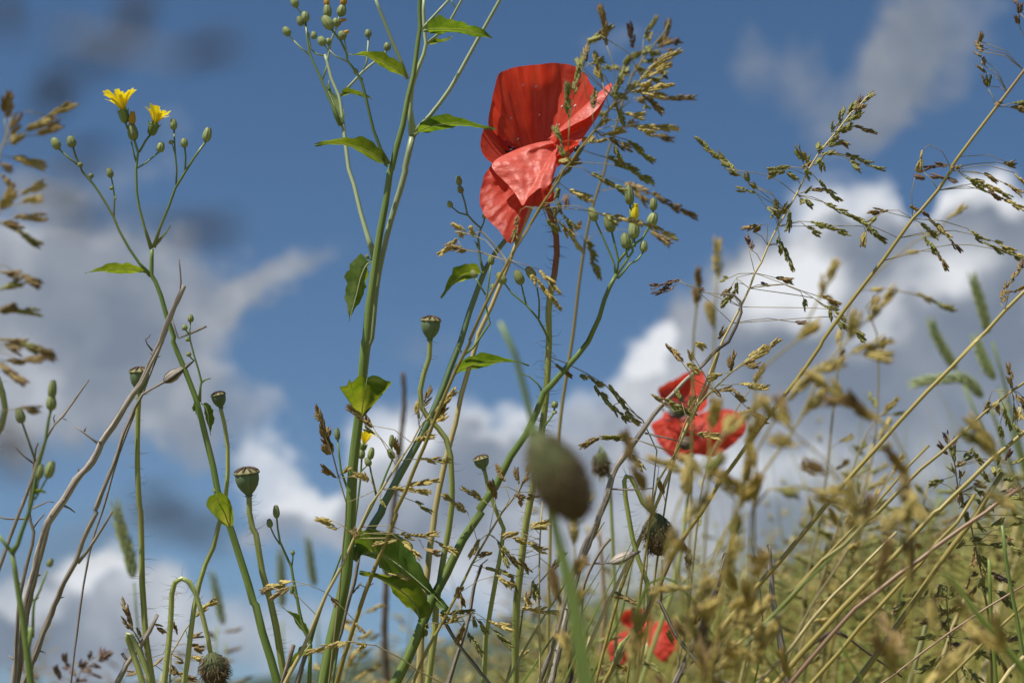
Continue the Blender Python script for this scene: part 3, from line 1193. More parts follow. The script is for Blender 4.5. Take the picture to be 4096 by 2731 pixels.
br('01 610,735 650,620 660,540 690,370 740,250 770,145', 4, 4, d2)
br('01 628,515 560,500 505,455 480,300', 4, 3, d2)
br('01 490,505 400,430 300,328', 3.5, 3, d2)
br('01 470,290 420,130 368,65', 4, 3, d2)
br('01 660,480 665,410', 3, 3, d2)
br('01 770,885 880,770 980,660 1040,610 1130,540 1205,465', 6, 4, d2)
br('01 985,655 1020,560 1035,340', 4, 4, d2)
for t, w in (('450,208 452,105', 17), ('305,328 255,250', 15), ('420,238 390,150', 13), ('372,68 335,-30', 15), ('660,160 652,40', 16), ('775,150 800,45', 18), ('535,360 525,290', 12), ('665,410 668,350', 12), ('735,245 740,165', 18), ('1032,345 1028,270', 13), ('1205,465 1208,390', 14)):
    bud(RT, '01 ' + t, w, d2)
for t, w in (('652,55 648,-20', 11), ('800,50 812,-30', 13), ('770,195 830,180', 7), ('800,315 852,285', 9)):
    bud(RT, '01 ' + t, w, d2, 'wilted_floret', 'wilt', .7)
leaf(RT, '01 1535,285 1600,268 1750,270 1900,275 2050,310 2168,356', 25, .598, face=62, fold=18, seed=1, m='leaf_dark')
leaf(RT, '01 1450,1235 1530,1190 1650,1150 1850,1135 2050,1160 2200,1185', 22, .606, .60, face=58, fold=15, seed=2, m='leaf_dark')
leaf(RT, '01 1395,730 1300,640 1150,560 1000,505 850,502', 22, .606, face=58, fold=15, seed=3)
leaf(RT, '01 1208,1530 1120,1450 980,1370 800,1320 640,1310 540,1335', 26, .597, face=58, fold=20, seed=4)
leaf(RT, '01 1575,405 1640,390 1710,385 1770,360 1805,335', 8, .61, face=60, seed=5)
leaf(RT, '01 770,882 850,855 950,870 1070,915', 11, d2, face=62, seed=6)
leaf(RT, '01 785,1165 740,1040 690,900 660,840 668,740', 26, .62, .63, face=35, fold=30, seed=7)
leaf(RT, '11 1072,830 1010,860 960,980 920,1150 880,1290 855,1385', 56, .603, .595, face=30, fold=38, seed=8, fat=.5)
br('11 1075,820 1040,805 1005,785', 4, 3, .604, m='stem_green')
bud(RT, '11 1030,805 1012,768', 7, .604)
fan(RT, 'leaf', '21 965,720,-4', '21 1000,640,-5 1020,565,-8 1110,500,-16 1242,385,-24 1180,350,-24 1090,308,-22 1010,330,-20 950,312,-22 880,375,-24 858,340,-25 832,408,-24 770,410,-24 800,465,-18 915,550,-10 918,640,-5', .598, 'leaf', -3, 50, 16, .8, 7)
stem(RT, 'midrib', '21 965,720,-5 985,560,-14 1010,420,-22 1020,335,-23', 3, 1, .598, .598, 'stem_pale', False, 5)
# blue-green side branch that passes behind the poppy
d3 = .608
br('31 880,420 980,290 1080,110 1150,0 21 1170,1500 1250,1350 1400,1080 1500,900 1600,700 1720,420 1800,200 1880,0 11 1900,1500 1960,1300 2050,1050 2110,900 2200,750 2290,640 12 60,450 360,105 520,0 02 620,1400 680,1300', 17, 7, .604, .62, 'stem_blue', sides=10)
bud(RT, '02 680,1310 665,1260', 14, .62)
leaf(RT, '11 2095,935 2020,930 1900,960 1800,1040 1695,1165', 30, .61, face=48, fold=22, seed=9)
br('11 2092,925 2060,820 2050,720 2040,620 2065,530 1990,460 1940,400 1920,300 1890,200', 5, 3.5, .612, m='stem_blue')
br('11 1942,408 1860,385 1790,325', 3.5, 3, .612, m='stem_blue')
br('11 2065,535 2090,480 2100,430', 3.5, 3, .612, m='stem_blue')
for t, w in (('1890,205 1865,140', 12), ('1870,135 1855,45', 12), ('1795,335 1765,280', 11), ('2100,440 2095,395', 9)):
    bud(RT, '11 ' + t, w, .612)
leaf(RT, '11 2045,735 2030,690 2000,635', 5, .612, seed=21)
leaf(RT, '21 1795,345 1860,270 1980,215 2130,185 2351,185 22 80,190 160,215', 25, .608, .60, face=60, fold=14, seed=10, m='leaf_dark')
leaf(RT, '21 1885,110 1860,70 1845,20', 5, .606, seed=22)
leaf(RT, '31 915,405 1020,372 1090,365 1250,440 1450,600 1650,780 1765,910', 82, .604, .585, face=42, fold=16, seed=11, m='leaf_dark', fat=.5)
# lower twin branch with buds, behind the stem
br('31 885,330 950,180 1000,70 21 1130,1380 1200,1200 1250,1090 1245,960', 5, 4, .615, m='stem_green')
bud(RT, '21 1245,970 1248,855', 11, .615)
bud(RT, '21 1265,1075 1215,985', 13, .615)
br('21 1105,1410 1060,1220 1045,1140', 5, 3.5, .62, m='stem_green')
bud(RT, '21 1045,1140 1010,1065', 13, .62)
br('21 965,1190 1020,1135', 3, 3, .62, m='stem_green')
bud(RT, '21 1045,1080 1068,970', 13, .62)
br('21 840,1350 780,1180 750,895', 5, 3.5, .62, m='stem_green')
bud(RT, '21 750,900 742,790', 11, .62)

# yellow flower behind the stem
s = '31 800,900 21 930,1500 960,1250 970,1080 985,975'
RT = thing('nipplewort', 'nipplewort with one open yellow flower half hidden behind a thick green stem', 'wildflower', base_of(s, .64))
stem(RT, 'stem', s, 5, 4, .64, .64, 'stem_green', True)
flower_head(RT, '21 978,1000 990,940', 15, .64, 72, 55, .8, 31, 11)
bud(RT, '21 965,1075 975,985', 14, .64)

# ================================================================== right nipplewort, buds beside the poppy stem
D = .59
s = '31 1280,1568 1400,1330 1530,1020 1620,800 1750,560 1900,250 2070,0 21 2050,1540 2200,1330 2340,1050 22 130,850 230,640 290,470 360,400 480,260 600,130 700,0 12 700,1568 800,1350 850,1180 900,1060 960,950'
RT = thing('nipplewort', 'nipplewort with a cluster of upright green buds, its leaning stem crossing the poppy stem', 'wildflower', base_of(s, D))
stem(RT, 'stem', s, 21, 8, D, D, 'stem_green', True, 12, .006, ribs=5)
for t, a, b_ in (('12 950,960 940,860 900,760 830,600 765,455', 4.5, 3.5), ('12 962,955 978,830 950,700 915,555', 4.5, 4), ('12 975,840 1060,730 1110,685 1200,620 1250,530 1298,365', 6, 3.5),
                ('12 1062,805 1055,760 1048,710', 3.5, 3.5), ('12 962,960 1050,830 1110,740 1095,600 1085,310', 5, 4), ('12 970,990 1040,910 1080,855 1150,820 1208,745', 5, 3.5), ('12 1130,700 1120,620', 4, 4), ('12 1200,620 1270,500', 4, 4)):
    br(t, a, b_, D, m='stem_green')
for t, w in (('770,460 715,335', 17), ('918,560 870,395', 21), ('1050,715 1035,568', 19), ('1082,310 1072,130', 18), ('1298,365 1302,248', 15), ('1272,505 1310,385', 20), ('1122,625 1120,440', 21), ('1208,748 1212,640', 15)):
    bud(RT, '12 ' + t, w, D)
bud(RT, '12 1122,455 1135,302', 16, D, 'wilted_floret', 'yellow', .8)
leaf(RT, '31 1505,1010 1480,880 1400,770 1250,660 1100,580 950,545', 52, .585, .575, face=45, fold=14, seed=12)
br('22 280,460 240,390 160,320 70,290', 4, 2, D, m='stem_green')
br('22 300,770 345,715 385,655 390,600', 4, 4, .60, m='stem_green')
bud(RT, '22 385,610 400,545', 13, .60)
bud(RT, '22 395,665 385,635', 10, .60)
# bud spray hanging on the left of the poppy stem
br('12 345,1568 300,1470 240,1360 130,1230 0,1125 11 2280,1030', 5, 3, .60, m='stem_green')
br('12 130,1225 105,1130 85,1040', 4, 3, .60, m='stem_green')
br('12 248,1355 250,1200 230,1070', 4, 3, .60, m='stem_green')
br('11 2112,1240 2118,1170 2140,1000 2155,865', 4, 3, .603, m='stem_green')
br('11 2110,1140 2060,1060 2015,980', 3.5, 3, .603, m='stem_green')
br('11 2112,1240 2130,1330 2150,1400 21 1990,60 1900,130', 4, 5, .603, m='stem_green')
for t, w in (('12 90,1042 35,910', 18), ('12 205,985 135,885', 17), ('11 2285,1035 2215,935', 17), ('11 2158,865 2160,770', 13), ('11 2022,982 1975,912', 12), ('11 2170,1095 2180,1035', 9)):
    bud(RT, t, w, .60)

# ================================================================== left nipplewort with the yellow flowers
D = .60
s = '31 200,1568 140,1350 60,1100 0,850 30 2330,830 2280,650 2200,400 2130,180 2080,40 20 2000,1370 1960,1150 1890,870 1800,520 1700,260 1590,0 10 1600,1530 1530,1330 1480,1150 1430,1020 1392,960 1394,800 1395,720'
RT = thing('nipplewort', 'slender nipplewort carrying two open yellow flowers above a dead twig', 'wildflower', base_of(s, D))
stem(RT, 'stem', s, 17, 8, D, D, 'stem_green', True, 12, .006, ribs=5)
for t, a, b_ in (('10 1390,715 1330,530 1280,350 1255,200 1250,0 00 1250,1550 1268,1400 1220,1250 1170,1180 1150,1125', 6, 4.5), ('00 1268,1400 1250,1330 1232,1280', 4, 4), ('00 1278,1400 1340,1290 1380,1240', 4.5, 4.5),
                ('00 1262,1545 1350,1490 1462,1395', 3.5, 3.5), ('10 1412,705 1470,520 1550,330 1610,160 1690,30 00 1720,1550 1790,1440 1890,1300', 6, 4.5), ('10 1618,130 1622,0 00 1622,1550 1607,1400 1598,1190', 4, 3.5),
                ('00 1700,1568 1706,1440 1696,1352', 4, 3.5), ('00 1600,1395 1590,1350 1578,1320', 2, 2), ('10 1385,965 1280,850 1190,720 1100,560 1045,430 990,330 930,230 870,140 800,60 750,0 00 742,1535 700,1450 670,1350', 6, 4),
                ('00 740,1530 640,1460 540,1368', 4, 3.5), ('10 1047,420 1052,250 1040,150 1022,60', 4, 3), ('20 1832,555 1840,420 1850,370 1820,250 1780,120 1750,0 10 1745,1540 1742,1480 1748,1390', 5, 3), ('10 1735,1500 1715,1475 1700,1455', 3, 3), ('20 1785,180 1755,150 1738,130', 3, 3), ('00 1255,1500 1225,1400 1205,1300', 4, 3), ('20 1850,375 1890,345 1935,338', 5, 2), ('10 835,100 838,65', 2, 2)):
    br(t, a, b_, D, m='stem_green')
for t, w in (('1465,1398 1485,1305', 16), ('1890,1300 1918,1170', 17), ('1598,1192 1588,1092', 14), ('1694,1355 1690,1268', 14), ('1575,1325 1568,1288', 10), ('670,1352 640,1248', 18), ('538,1370 485,1265', 17), ('1232,1288 1205,1135', 20), ('742,1535 730,1490', 11)):
    bud(RT, '00 ' + t, w, D)
for t, w in (('1022,62 995,-25', 13), ('1028,175 1015,145', 8), ('1062,258 1058,238', 5), ('836,68 838,22', 10), ('1750,1390 1752,1320', 12), ('1700,1465 1690,1410', 11), ('1725,1568 1722,1525', 9)):
    bud(RT, '10 ' + t, w, D)
bud(RT, '20 1740,135 1725,92', 10, D)
bud(RT, '00 1210,1150 1218,1025', 14, D, 'wilted_floret', 'wilt', .75)
flower_head(RT, '00 1152,1130 1128,1010', 21, D, 108, 66, .8, 41, 18)
flower_head(RT, '00 1385,1245 1420,1130', 22, D, 84, 64, .75, 43, 17)
leaf(RT, '10 1390,970 1330,930 1200,905 1050,905 900,920 780,936', 20, D, face=58, fold=12, seed=13, stalk=.12)
leaf(RT, '10 1415,705 1470,640 1520,580 1555,530 1572,480', 5, D, seed=14)
leaf(RT, '20 1845,565 1890,600 1915,680 1920,780 1935,862', 22, D, face=35, fold=20, seed=15)
leaf(RT, '20 1830,560 1800,590 1800,640 1820,710', 12, D, face=40, seed=16)
fan(RT, 'leaf', '30 2110,140,0', '30 2040,110,-4 20 1935,1560,-10 20 1895,1500,-14 20 1915,1430,-16 20 1970,1395,-16 20 2030,1385,-14 20 2095,1430,-12 20 2135,1530,-10 30 2145,70,-4 30 2140,120,-1', .598, 'leaf', -2, 36, 14, .5, 9)
stem(RT, 'midrib', '30 2110,140,-1 2060,0,-8 20 2010,1480,-13 20 1990,1400,-17', 3, 1, .598, .598, 'stem_pale', False, 5)
bud(RT, '20 2000,1392 1960,1345', 10, D)

# small sprig low on the left of the thick stem
s = '31 490,1568 495,1400 500,1220 490,1170 440,1080 400,920 370,750 340,600 325,500 260,360 220,270 200,150 190,50'
RT = thing('nipplewort', 'small nipplewort sprig with two closed buds and a narrow leaf, low between stems', 'wildflower', base_of(s, .60))
stem(RT, 'stem', s, 9, 3.5, .60, .60, 'stem_green', True)
D = .60
br('31 220,295 170,220 132,135', 3.5, 3, m='stem_green')
br('31 328,495 338,430 340,385', 3.5, 3, m='stem_green')
br('31 372,800 350,750 330,745', 3, 3, m='stem_green')
br('31 500,1190 540,1060 600,880 660,720 720,560 780,400 810,330', 5, 4, .61, m='stem_blue')
for t, w in (('132,138 118,60', 12), ('338,392 338,348', 8), ('330,750 328,670', 8)):
    bud(RT, '31 ' + t, w, .60)
bud(RT, '31 190,52 21 182,1500', 13, .60)
leaf(RT, '31 485,1150 420,1060 350,960 290,910 245,870', 20, .60, face=45, fold=20, seed=17)
leaf(RT, '31 500,1210 430,1290 350,1370 280,1480 240,1568', 18, .598, .59, face=45, fold=20, seed=18)

# blurred nipplewort at the far left, nearer the lens
D = .50
s = '30 285,1568 245,1250 205,950 170,750 140,550 110,370'
RT = thing('nipplewort', 'out-of-focus nipplewort with fat closed buds beside the bases of the dead twigs', 'wildflower', base_of(s, D))
stem(RT, 'stem', s, 15, 9, D, D, 'stem_green', True, 10)
br('30 110,370 40,280 -20,200', 8, 7, m='stem_green')
br('30 110,370 160,300 200,180 265,0 20 290,1480 350,1150 420,900 450,700 470,620', 9, 6, m='stem_green')
br('30 300,1150 305,900 315,820 370,710 430,540', 7, 4, m='stem_green')
br('20 320,1450 400,1310 440,1240', 4, 4, m='stem_green')
br('20 330,1400 360,1250', 4, 4, m='stem_green')
br('20 330,1100 270,920 230,810 205,740', 5, 4, m='stem_green')
br('30 290,1050 260,1250 270,1420', 12, 6, m='stem_green')
for t, w in (('470,630 475,490', 20), ('475,520 490,350', 17), ('435,1250 485,1095', 19), ('355,1260 385,1125', 14), ('205,745 165,605', 19)):
    bud(RT, '20 ' + t, w, D)
bud(RT, '30 445,500 478,425', 13, D)
leaf(RT, '20 310,1400 360,1375 430,1390', 10, D, face=55, seed=19)

# ================================================================== seed capsules on hairy stems
def pod(label, s, cap, hw, r0, r1, d, nh, seed, hl=50):
    s = s + ' ' + ' '.join(cap.split()[:2])
    rt = thing('poppy_seed_head', label, 'seed head', base_of(s, d), 'ripe poppy seed heads')
    st, S, rad = stem(rt, 'stem', s, r0, r1, d, d, 'stem_poppy', True, 12, .006, mf=lambda t: 0)
    hairs(rt, st, S[3:], rad[3:], nh, hl, seed)
    capsule(rt, cap, hw, d, seed)
    return rt
pod('poppy seed head crossed by a slanting dead twig', '30 1400,1568 1345,1200 1322,900 1306,650 1300,300 1292,0 20 1280,1500 1264,1200 1262,900 1268,650 1278,490', '20 1285,455 1280,275', 38, 13, 10, .603, 230, 51)
pod('smallest green poppy seed head beside the slender yellow-flowered nipplewort stem', '30 1690,1568 1725,1350 1752,1100 1782,880 1832,650 1885,480 1960,320 2005,130 20 2075,1400 2092,1200 2090,950 2062,760 2030,630', '20 2028,605 2003,490', 28, 11, 8, .612, 160, 52, 34)
pod('largest poppy seed head, plump and dark, on a stem curving down to the right', '31 275,1568 240,1400 185,1050 130,800 60,560 0,200 30 2320,150 2290,0 20 2288,1440', '20 2285,1405 2265,1205', 47, 15, 11, .597, 200, 53)
pod('poppy seed head on a kinked stem right of the tall nipplewort', '31 1580,1568 1610,1350 1642,1100 1655,850 1685,650 1725,400 1772,150 21 1800,1500 1800,1300 1788,1050 1745,890 1670,790 1580,700 1520,600 1508,450 1540,300 1590,150 1598,20', '11 1597,1545 1606,1375', 38, 14, 10, .598, 240, 54)
pod('tilted small poppy seed head in front of grey cloud, above a hanging grass spike', '31 2090,1568 2110,1150 2152,900 2202,620 2252,350 2275,150 21 2200,1540 2135,1350 2105,1210', '21 2092,1170 2065,1075', 30, 11, 8, .615, 180, 55, 36)

# ================================================================== nodding poppy buds
def nodder(label, s, budline, hw, r0, r1, d, nh, seed, d1=None, bh=420, hl=45, nm='stem_poppy'):
    rt = thing('poppy_bud', label, 'poppy bud', base_of(s, d), 'unopened poppy buds')
    st, S, rad = stem(rt, 'stem', s, r0, r1, d, d1, nm, True, 12, .005, mf=lambda t: 0)
    hairs(rt, st, S[3:], rad[3:], nh, hl, seed)
    nodding_bud(rt, budline, hw, d1 or d, seed, bh)
    return rt
nodder('hairy nodding poppy bud hanging from a hooked stem near the plump seed head', '30 1510,1568 1550,1200 1570,950 1578,750 1605,645 1670,605 1740,640 1800,750 1860,950 1910,1150 1935,1300', '30 1935,1285 2000,1600', 56, 12, 9, .575, 360, 61, hl=52)
nodder('short hooked poppy stem whose bud hangs low beside a broken twig', '30 1310,1568 1260,1400 1205,1250 1170,1160 1175,1115 1205,1130 1250,1220 1310,1350 1370,1520 1400,1700', '30 1395,1690 1450,1950', 50, 12, 9, .565, 150, 62)
nodder('spiny poppy bud hanging on a hooked stem under the fallen red poppy', '32 860,1568 1000,1220 1150,1080 1250,930 1262,780 1240,640 1160,430 1105,230 1075,60 22 1045,1450 1030,1280 1050,1235 1090,1245 1140,1340 1200,1480 1290,1568 32 1330,30', '32 1330,10 1350,400', 55, 11, 9, .60, 380, 63, hl=46)
nodder('brown blurred poppy bud in the distance in front of grey cloud', '32 960,1568 950,900 930,400 22 900,1300 890,1180 850,1020 815,960 800,1020', '22 800,1010 840,1240', 33, 9, 6, .80, 80, 64, bh=200)
nodder('big blurred poppy bud close to the lens, green above and brown below', '32 720,1568 640,1050 560,650 450,300 380,60 22 240,1100 170,880 150,800 190,790 260,880', '22 200,840 645,1640', 112, 17, 13, .315, 120, 65, bh=1400, hl=46, nm='stem_green')
# foreground shoot behind that bud
s = '32 650,1568 560,900 430,300 22 260,1050 180,700 90,350 30,120 11 2240,1390'
RT = thing('grass_shoot', 'blurred pale-tipped green shoot rising past the big brown bud', 'grass', base_of(s, .36))
stem(RT, 'stem', s, 20, 11, .36, .36, 'stem_green', True, 10, mf=lambda t: 0)
# stem arching at the left border
s = '20 -200,1400 -60,900 15,770 48,620 25,480 -20,340 -80,250'
RT = thing('poppy_bud', 'curved hairy poppy stem at the blurred golden panicle by the dead twigs', 'poppy bud', base_of(s, .52), 'unopened poppy buds')
st, S, rad = stem(RT, 'stem', s, 13, 12, .52, .52, 'stem_poppy', True, 10, mf=lambda t: 0)
hairs(RT, st, S, rad, 200, 45, 66)
nodding_bud(RT, '20 -75,260 -170,480', 45, .52, 66, 250)

# ================================================================== dead twigs
def twig(label, s, r0, r1, d, sides=None, d1=None, m='dead', side=(), name='dead_twig', rough=.5, thorns=10, seed=0, rooted=True):
    rt = thing(name, label, {'dry_leaf': 'dry leaf', 'dry_stalk': 'dry stalk'}.get(name, 'twig'), base_of(s, d, d1) if rooted else world_pts(s, d, d1)[0], 'dead twigs and dry stalks')
    ob, S, rad = stem(rt, 'stem', s, r0, r1, d, d1, m, rooted, 14, .003, rough=rough, mf=lambda t: max(0, noise.noise(Vector((t * 9, seed, 0)))) * 1.6)
    for t, a, b_ in side:
        stem(rt, 'side_twig', t, a, b_, d, d1, m, False, 7, .004, rough=rough)
    rg = random.Random(seed)
    for _ in range(thorns):
        i = rg.randrange(len(S) // 3, len(S) - 1)
        t = (S[i] - S[i - 1]).normalized()
        x = t.orthogonal().normalized()
        a = rg.uniform(0, 6.28)
        dr = x * math.cos(a) + t.cross(x) * math.sin(a)
        b = MB()
        r = rad[i]
        b.tube([S[i] + dr * r * .6, S[i] + dr * r * 1.5 + t * r * .3, S[i] + dr * r * rg.uniform(1.9, 3.0) + t * r * rg.uniform(-.6, 1.2)], [r * .4, r * .25, r * .06], 5)
        b.build('thorn', m, rt)
    return rt
RT = twig('thickest dead twig, ridged and grey-brown, slanting across a poppy seed head', '30 140,1568 180,1250 240,880 330,520 390,260 440,100 510,-10 20 590,1450 700,1270 850,1100 930,930 1040,770 1150,600 1220,480 1300,380 1380,200 1480,0 10 1500,1500 1600,1250 1695,1055', 19, 9, .592,
     side=(('20 915,950 830,880 760,830 690,785', 5, 2.5), ('20 775,825 790,785', 4, 2), ('20 1400,85 1350,20 1335,-20 10 1365,1530 1380,1500', 4, 2), ('20 580,1500 640,1530 690,1568', 5, 2)), thorns=16, seed=1)
RT = twig('pale silvery dead twig with one fork, below the thickest twig', '30 225,1568 310,1350 400,1100 500,850 590,640 690,460 760,260 830,110 890,0 20 875,1550 980,1280 1060,1080 1130,850 1200,700 1240,600 1310,480 1400,430 1515,365', 13, 5, .60,
     side=(('30 715,465 800,360 880,240 950,130 1035,-10', 7, 4),), thorns=8, seed=2)
b = MB()
P = world_pts('20 1510,370 1655,268', .60)
b.lathe(P[0], P[1] - P[0], [(0, .0008), (.002, .0022), (.0045, .0024), (.007, .0016), (.010, .0009), (.014, .0002)], 9, 4, .15)
b.build('dry_bud', 'dead', RT)
twig('thin dry stalk rising straight behind the tip of the thickest twig', '20 1380,300 10 1560,1400 1650,1120 1658,950 1640,800', 4, 3, .62, thorns=2, seed=3, side=(('10 1580,1350 1640,1540 1700,1510 1800,1470 1895,1425', 3, 5),))
twig('bent brown dead twig low beside the thickest twig, with stubs', '30 135,1568 150,1200 180,800 240,500 295,300 310,180 280,90 20 265,1540 300,1250 312,1100 330,980 345,930', 9, 4, .585, side=(('20 300,1112 220,1050 170,1000 140,970', 4, 2.5), ('30 260,60 150,60 60,60 0,45', 5, 3), ('30 300,150 350,80 405,20', 4, 3), ('20 300,1530 390,1490 440,1465 495,1475', 4, 2), ('30 205,690 160,620 125,555', 3, 2)), thorns=6, seed=5)
twig('straight thin grey dead twig pointing up to the right, near blurred green buds', '20 300,1250 340,1120 420,900 500,760 580,680 680,540 760,430 815,350', 7, 3.5, .55, side=(('20 505,755 490,700 505,670', 3, 2), ('20 580,705 615,725', 2, 1)), thorns=3, seed=6)
RT = twig('long thorny dead twig curling over at its tip across the small red poppy', '22 870,1420 900,1310 960,1150 1100,960 1240,760 1350,610 1480,480 1600,350 1750,220 1830,130 1900,60 1990,0 12 2010,1530 2060,1430 2105,1300 2095,1200 2040,1140 1940,1130', 12, 4.5, .59,
     side=(('22 1220,840 1350,870 1520,910', 4, 3), ('22 900,1352 1060,1360 1300,1345', 4, 2.5)), thorns=14, seed=7)
b = MB()
P = world_pts('22 1530,905 1670,965', .592)
b.lathe(P[0], P[1] - P[0], [(0, .0008), (.001, .0022), (.003, .003), (.0045, .0024), (.006, .0008)], 9, 4, .15)
b.build('dry_bud', 'dead_dark', RT)
twig('pale broken dry stem with dark end, right of a drooping bent green blade', '32 1500,1568 1600,1350 1680,1170 1770,980 1830,850 1900,650 1970,375', 12, 11, .60, thorns=2, seed=8)
twig('pale dry forked stalk drooping to the right below the spiny bud', '32 1950,1568 1830,1510 1720,1400 1600,1250 1500,1120 1420,950 1360,830 1290,780', 11, 6, .595, side=(('32 1370,810 1375,650 1380,430', 6, 4),), thorns=0, seed=9)
twig('dry grey stem behind the big blurred bud', '32 250,1568 350,1300 420,1080 480,850 560,600 640,350 720,170', 10, 7, .61, thorns=4, seed=10)
RT = twig('dry curved stalk ending in a dry pod, under the big blurred bud', '32 630,1568 600,1200 640,860 640,750 700,560 800,370 900,240', 7, 7, .585, thorns=3, seed=11, side=(('32 640,480 760,470 900,465', 4, 4),))
b = MB()
P = world_pts('32 900,465 1200,350', .585)
b.lathe(P[0], P[1] - P[0], [(0, .0006), (.003, .0022), (.006, .0023), (.009, .0012), (.0125, .0003)], 9, 4, .15)
b.build('dry_bud', 'dead', RT)
twig('pale dry stalk right of the kinked seed-head stem', '31 1770,1568 1820,1400 1900,1150 1960,950 2000,700 2070,480', 9, 6, .625, thorns=3, seed=12, side=(('31 2050,510 2080,470 2130,430', 3, 2),))
twig('white dry stalk running close behind the thick nipplewort stem', '31 640,1568 740,1220 780,1100 840,850 900,650 945,410', 9, 7, .63, side=(('31 890,740 950,660 1010,690 1080,650', 4, 2), ('31 930,700 970,640', 4, 2)), thorns=2, seed=13)
twig('pale dry stalk beside the small two-bud sprig', '31 380,1568 420,1420 480,1250', 10, 8, .625, thorns=0, seed=14)
twig('short broken grey stick ending at a ragged tip', '31 240,1568 285,1430 340,1215', 8, 10, .59, thorns=0, seed=15)
twig('brown dry stalk slanting down right between hairy stems', '31 2200,1640 2070,1480 1970,1350 1850,1200 1730,1000 1690,940', 8, 6, .59, thorns=0, seed=16)
twig('cut dead twig leaning right with one stub, between hooked poppy stems', '30 1070,1568 1160,1400 1280,1230 1370,1090 1445,940', 11, 8, .60, side=(('30 1175,1365 1145,1330 1120,1290', 6, 6),), thorns=0, seed=17)
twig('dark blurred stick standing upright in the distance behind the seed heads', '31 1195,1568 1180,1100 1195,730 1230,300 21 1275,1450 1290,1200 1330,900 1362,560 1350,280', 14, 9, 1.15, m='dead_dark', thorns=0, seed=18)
twig('pale bare dead stem standing at the left edge of the leaning straw culms', '33 165,1568 130,1250 80,1000 40,750 20,500 5,300', 15, 9, .60, thorns=3, seed=19)
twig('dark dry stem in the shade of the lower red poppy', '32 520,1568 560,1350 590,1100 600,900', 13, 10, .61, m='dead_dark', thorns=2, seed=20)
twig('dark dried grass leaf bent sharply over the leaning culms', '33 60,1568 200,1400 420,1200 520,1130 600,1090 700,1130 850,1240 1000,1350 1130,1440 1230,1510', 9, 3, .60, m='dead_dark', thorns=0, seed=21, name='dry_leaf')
twig('reddish thin dry stalk behind the lower red poppy', '32 820,1300 850,900 830,500 800,180', 9, 6, .9, m='culm_pink', thorns=0, seed=22, name='dry_stalk')
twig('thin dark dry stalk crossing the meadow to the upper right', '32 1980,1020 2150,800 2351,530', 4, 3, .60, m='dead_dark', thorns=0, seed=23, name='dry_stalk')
twig('straw-white broken stalk standing behind a dark green grass panicle', '33 1520,1568 1600,1350 1720,1000 1810,790', 10, 8, .67, m='straw', thorns=0, seed=24, name='dry_stalk')
twig('pale green broken stalk among the panicles in the corner', '33 1300,1568 1350,1400 1420,1150 1500,850', 10, 9, .67, m='blade_pale', thorns=0, seed=25, name='dry_stalk')

# ================================================================== grasses with flower heads
G = Grass('grass_stalk', 'golden grass panicle whose culm passes in front of the big poppy petals', '31 740,1568 800,1350 900,1040 1000,740 1100,490 1200,250 1290,20 21 1280,1560 1370,1380 1450,1180 1550,950 1640,720 1740,480 1840,250 1970,0 11 1960,1560 2100,1240 2290,880 12 0,760 130,560 250,350 430,90 470,0 02 540,1490 620,1370 760,1200 830,1100 900,1000 960,920 1040,870 1100,820 1200,720 1290,610 1400,530 1500,490', 10, 3.5, .585, .535, seed=1)
G.spikes('02', '1180,730 1550,480; 1290,620 1440,545; 1220,720 1460,600; 1100,850 1480,770; 1130,800 1280,760; o 1170,850 1415,880; b 1200,870 1380,1040; o 1030,1045 1220,1070|950,1010; g 960,950 1030,1150|930,960; o 1100,1165 1525,1190|770,1195 900,1165; o 1160,1190 1310,1230; o 820,1250 1030,1200|780,1200; 780,1310 860,1300|690,1300; b 880,1270 1085,1390|800,1290; g 950,1330 1010,1490|900,1290; g 1070,1290 1300,1480|960,1260; g 880,1450 1150,1560|640,1410 800,1430; 800,1150 890,1110; 720,1310 770,1270; o 905,1010 980,920; 480,1480 540,1470', 46, 'spk_gold', sw=1.8)
G.spikes('02', 'g 570,860 660,520|510,1440 540,1040; g 520,1080 520,765|518,1440 522,1200; o 830,760 765,490|895,1000 860,880; b 740,990 760,815|760,1190 740,1080; g 450,1320 390,1170|480,1420; g 470,1400 450,1330; g 690,400 920,240|690,900 640,650 680,450; b 870,420 800,50|930,980 940,620; g 820,330 690,380; b 670,560 690,420; g 620,580 610,530|640,650; g 720,590 850,560|650,620', 48, 'spk_green', d=.535, sw=1.6)
G.spikes('12', 'g 730,30 1030,205|0,760 300,300 470,-40 640,-30; g 1090,0 1300,110|520,-80 900,-60; o 830,400 1500,630|180,345 290,340 560,350 780,380; g 860,420 970,490; o 180,950 440,1265|-20,800 0,840; o 260,910 440,1120|-20,820; o 400,430 640,750|270,340; g 470,400 560,540|290,300 420,290; g 320,450 430,560|280,330; o 520,180 740,270|420,100; g 420,180 400,260|430,100; g 440,300 460,385|425,260; b 60,420 10,660|130,330 80,360; g 400,370 405,430', 46, 'spk_green', d=.55, sw=1.6)
G.spikes('11', 'o 1940,580 1800,500|2310,830 2080,560; o 1840,620 1680,770|2290,820 2050,740 1900,720; b 1930,730 1760,705|2290,820 2050,750; o 1970,500 2010,610|2280,800 2060,550; o 1860,560 1900,600', 42, 'spk_gold', d=.57, sw=1.5)
G.finish()
G = Grass('grass_stalk', 'straw-coloured grass culm with reddish lower joints, its tip hidden behind the big poppy', '31 1500,1568 1512,1200 1522,1000 1542,800 1572,560 1600,300 1632,100 21 1642,1560 1682,1350 1742,1080 1790,900 1832,750 1882,500 1960,230 2030,0 11 2040,1500 2160,1250 2330,830 12 30,690 180,340 330,60 400,-120', 15, 6, .60, .612, m='straw', seed=2, mf=lambda t: max(0, 1 - abs(t - .52) * 9))
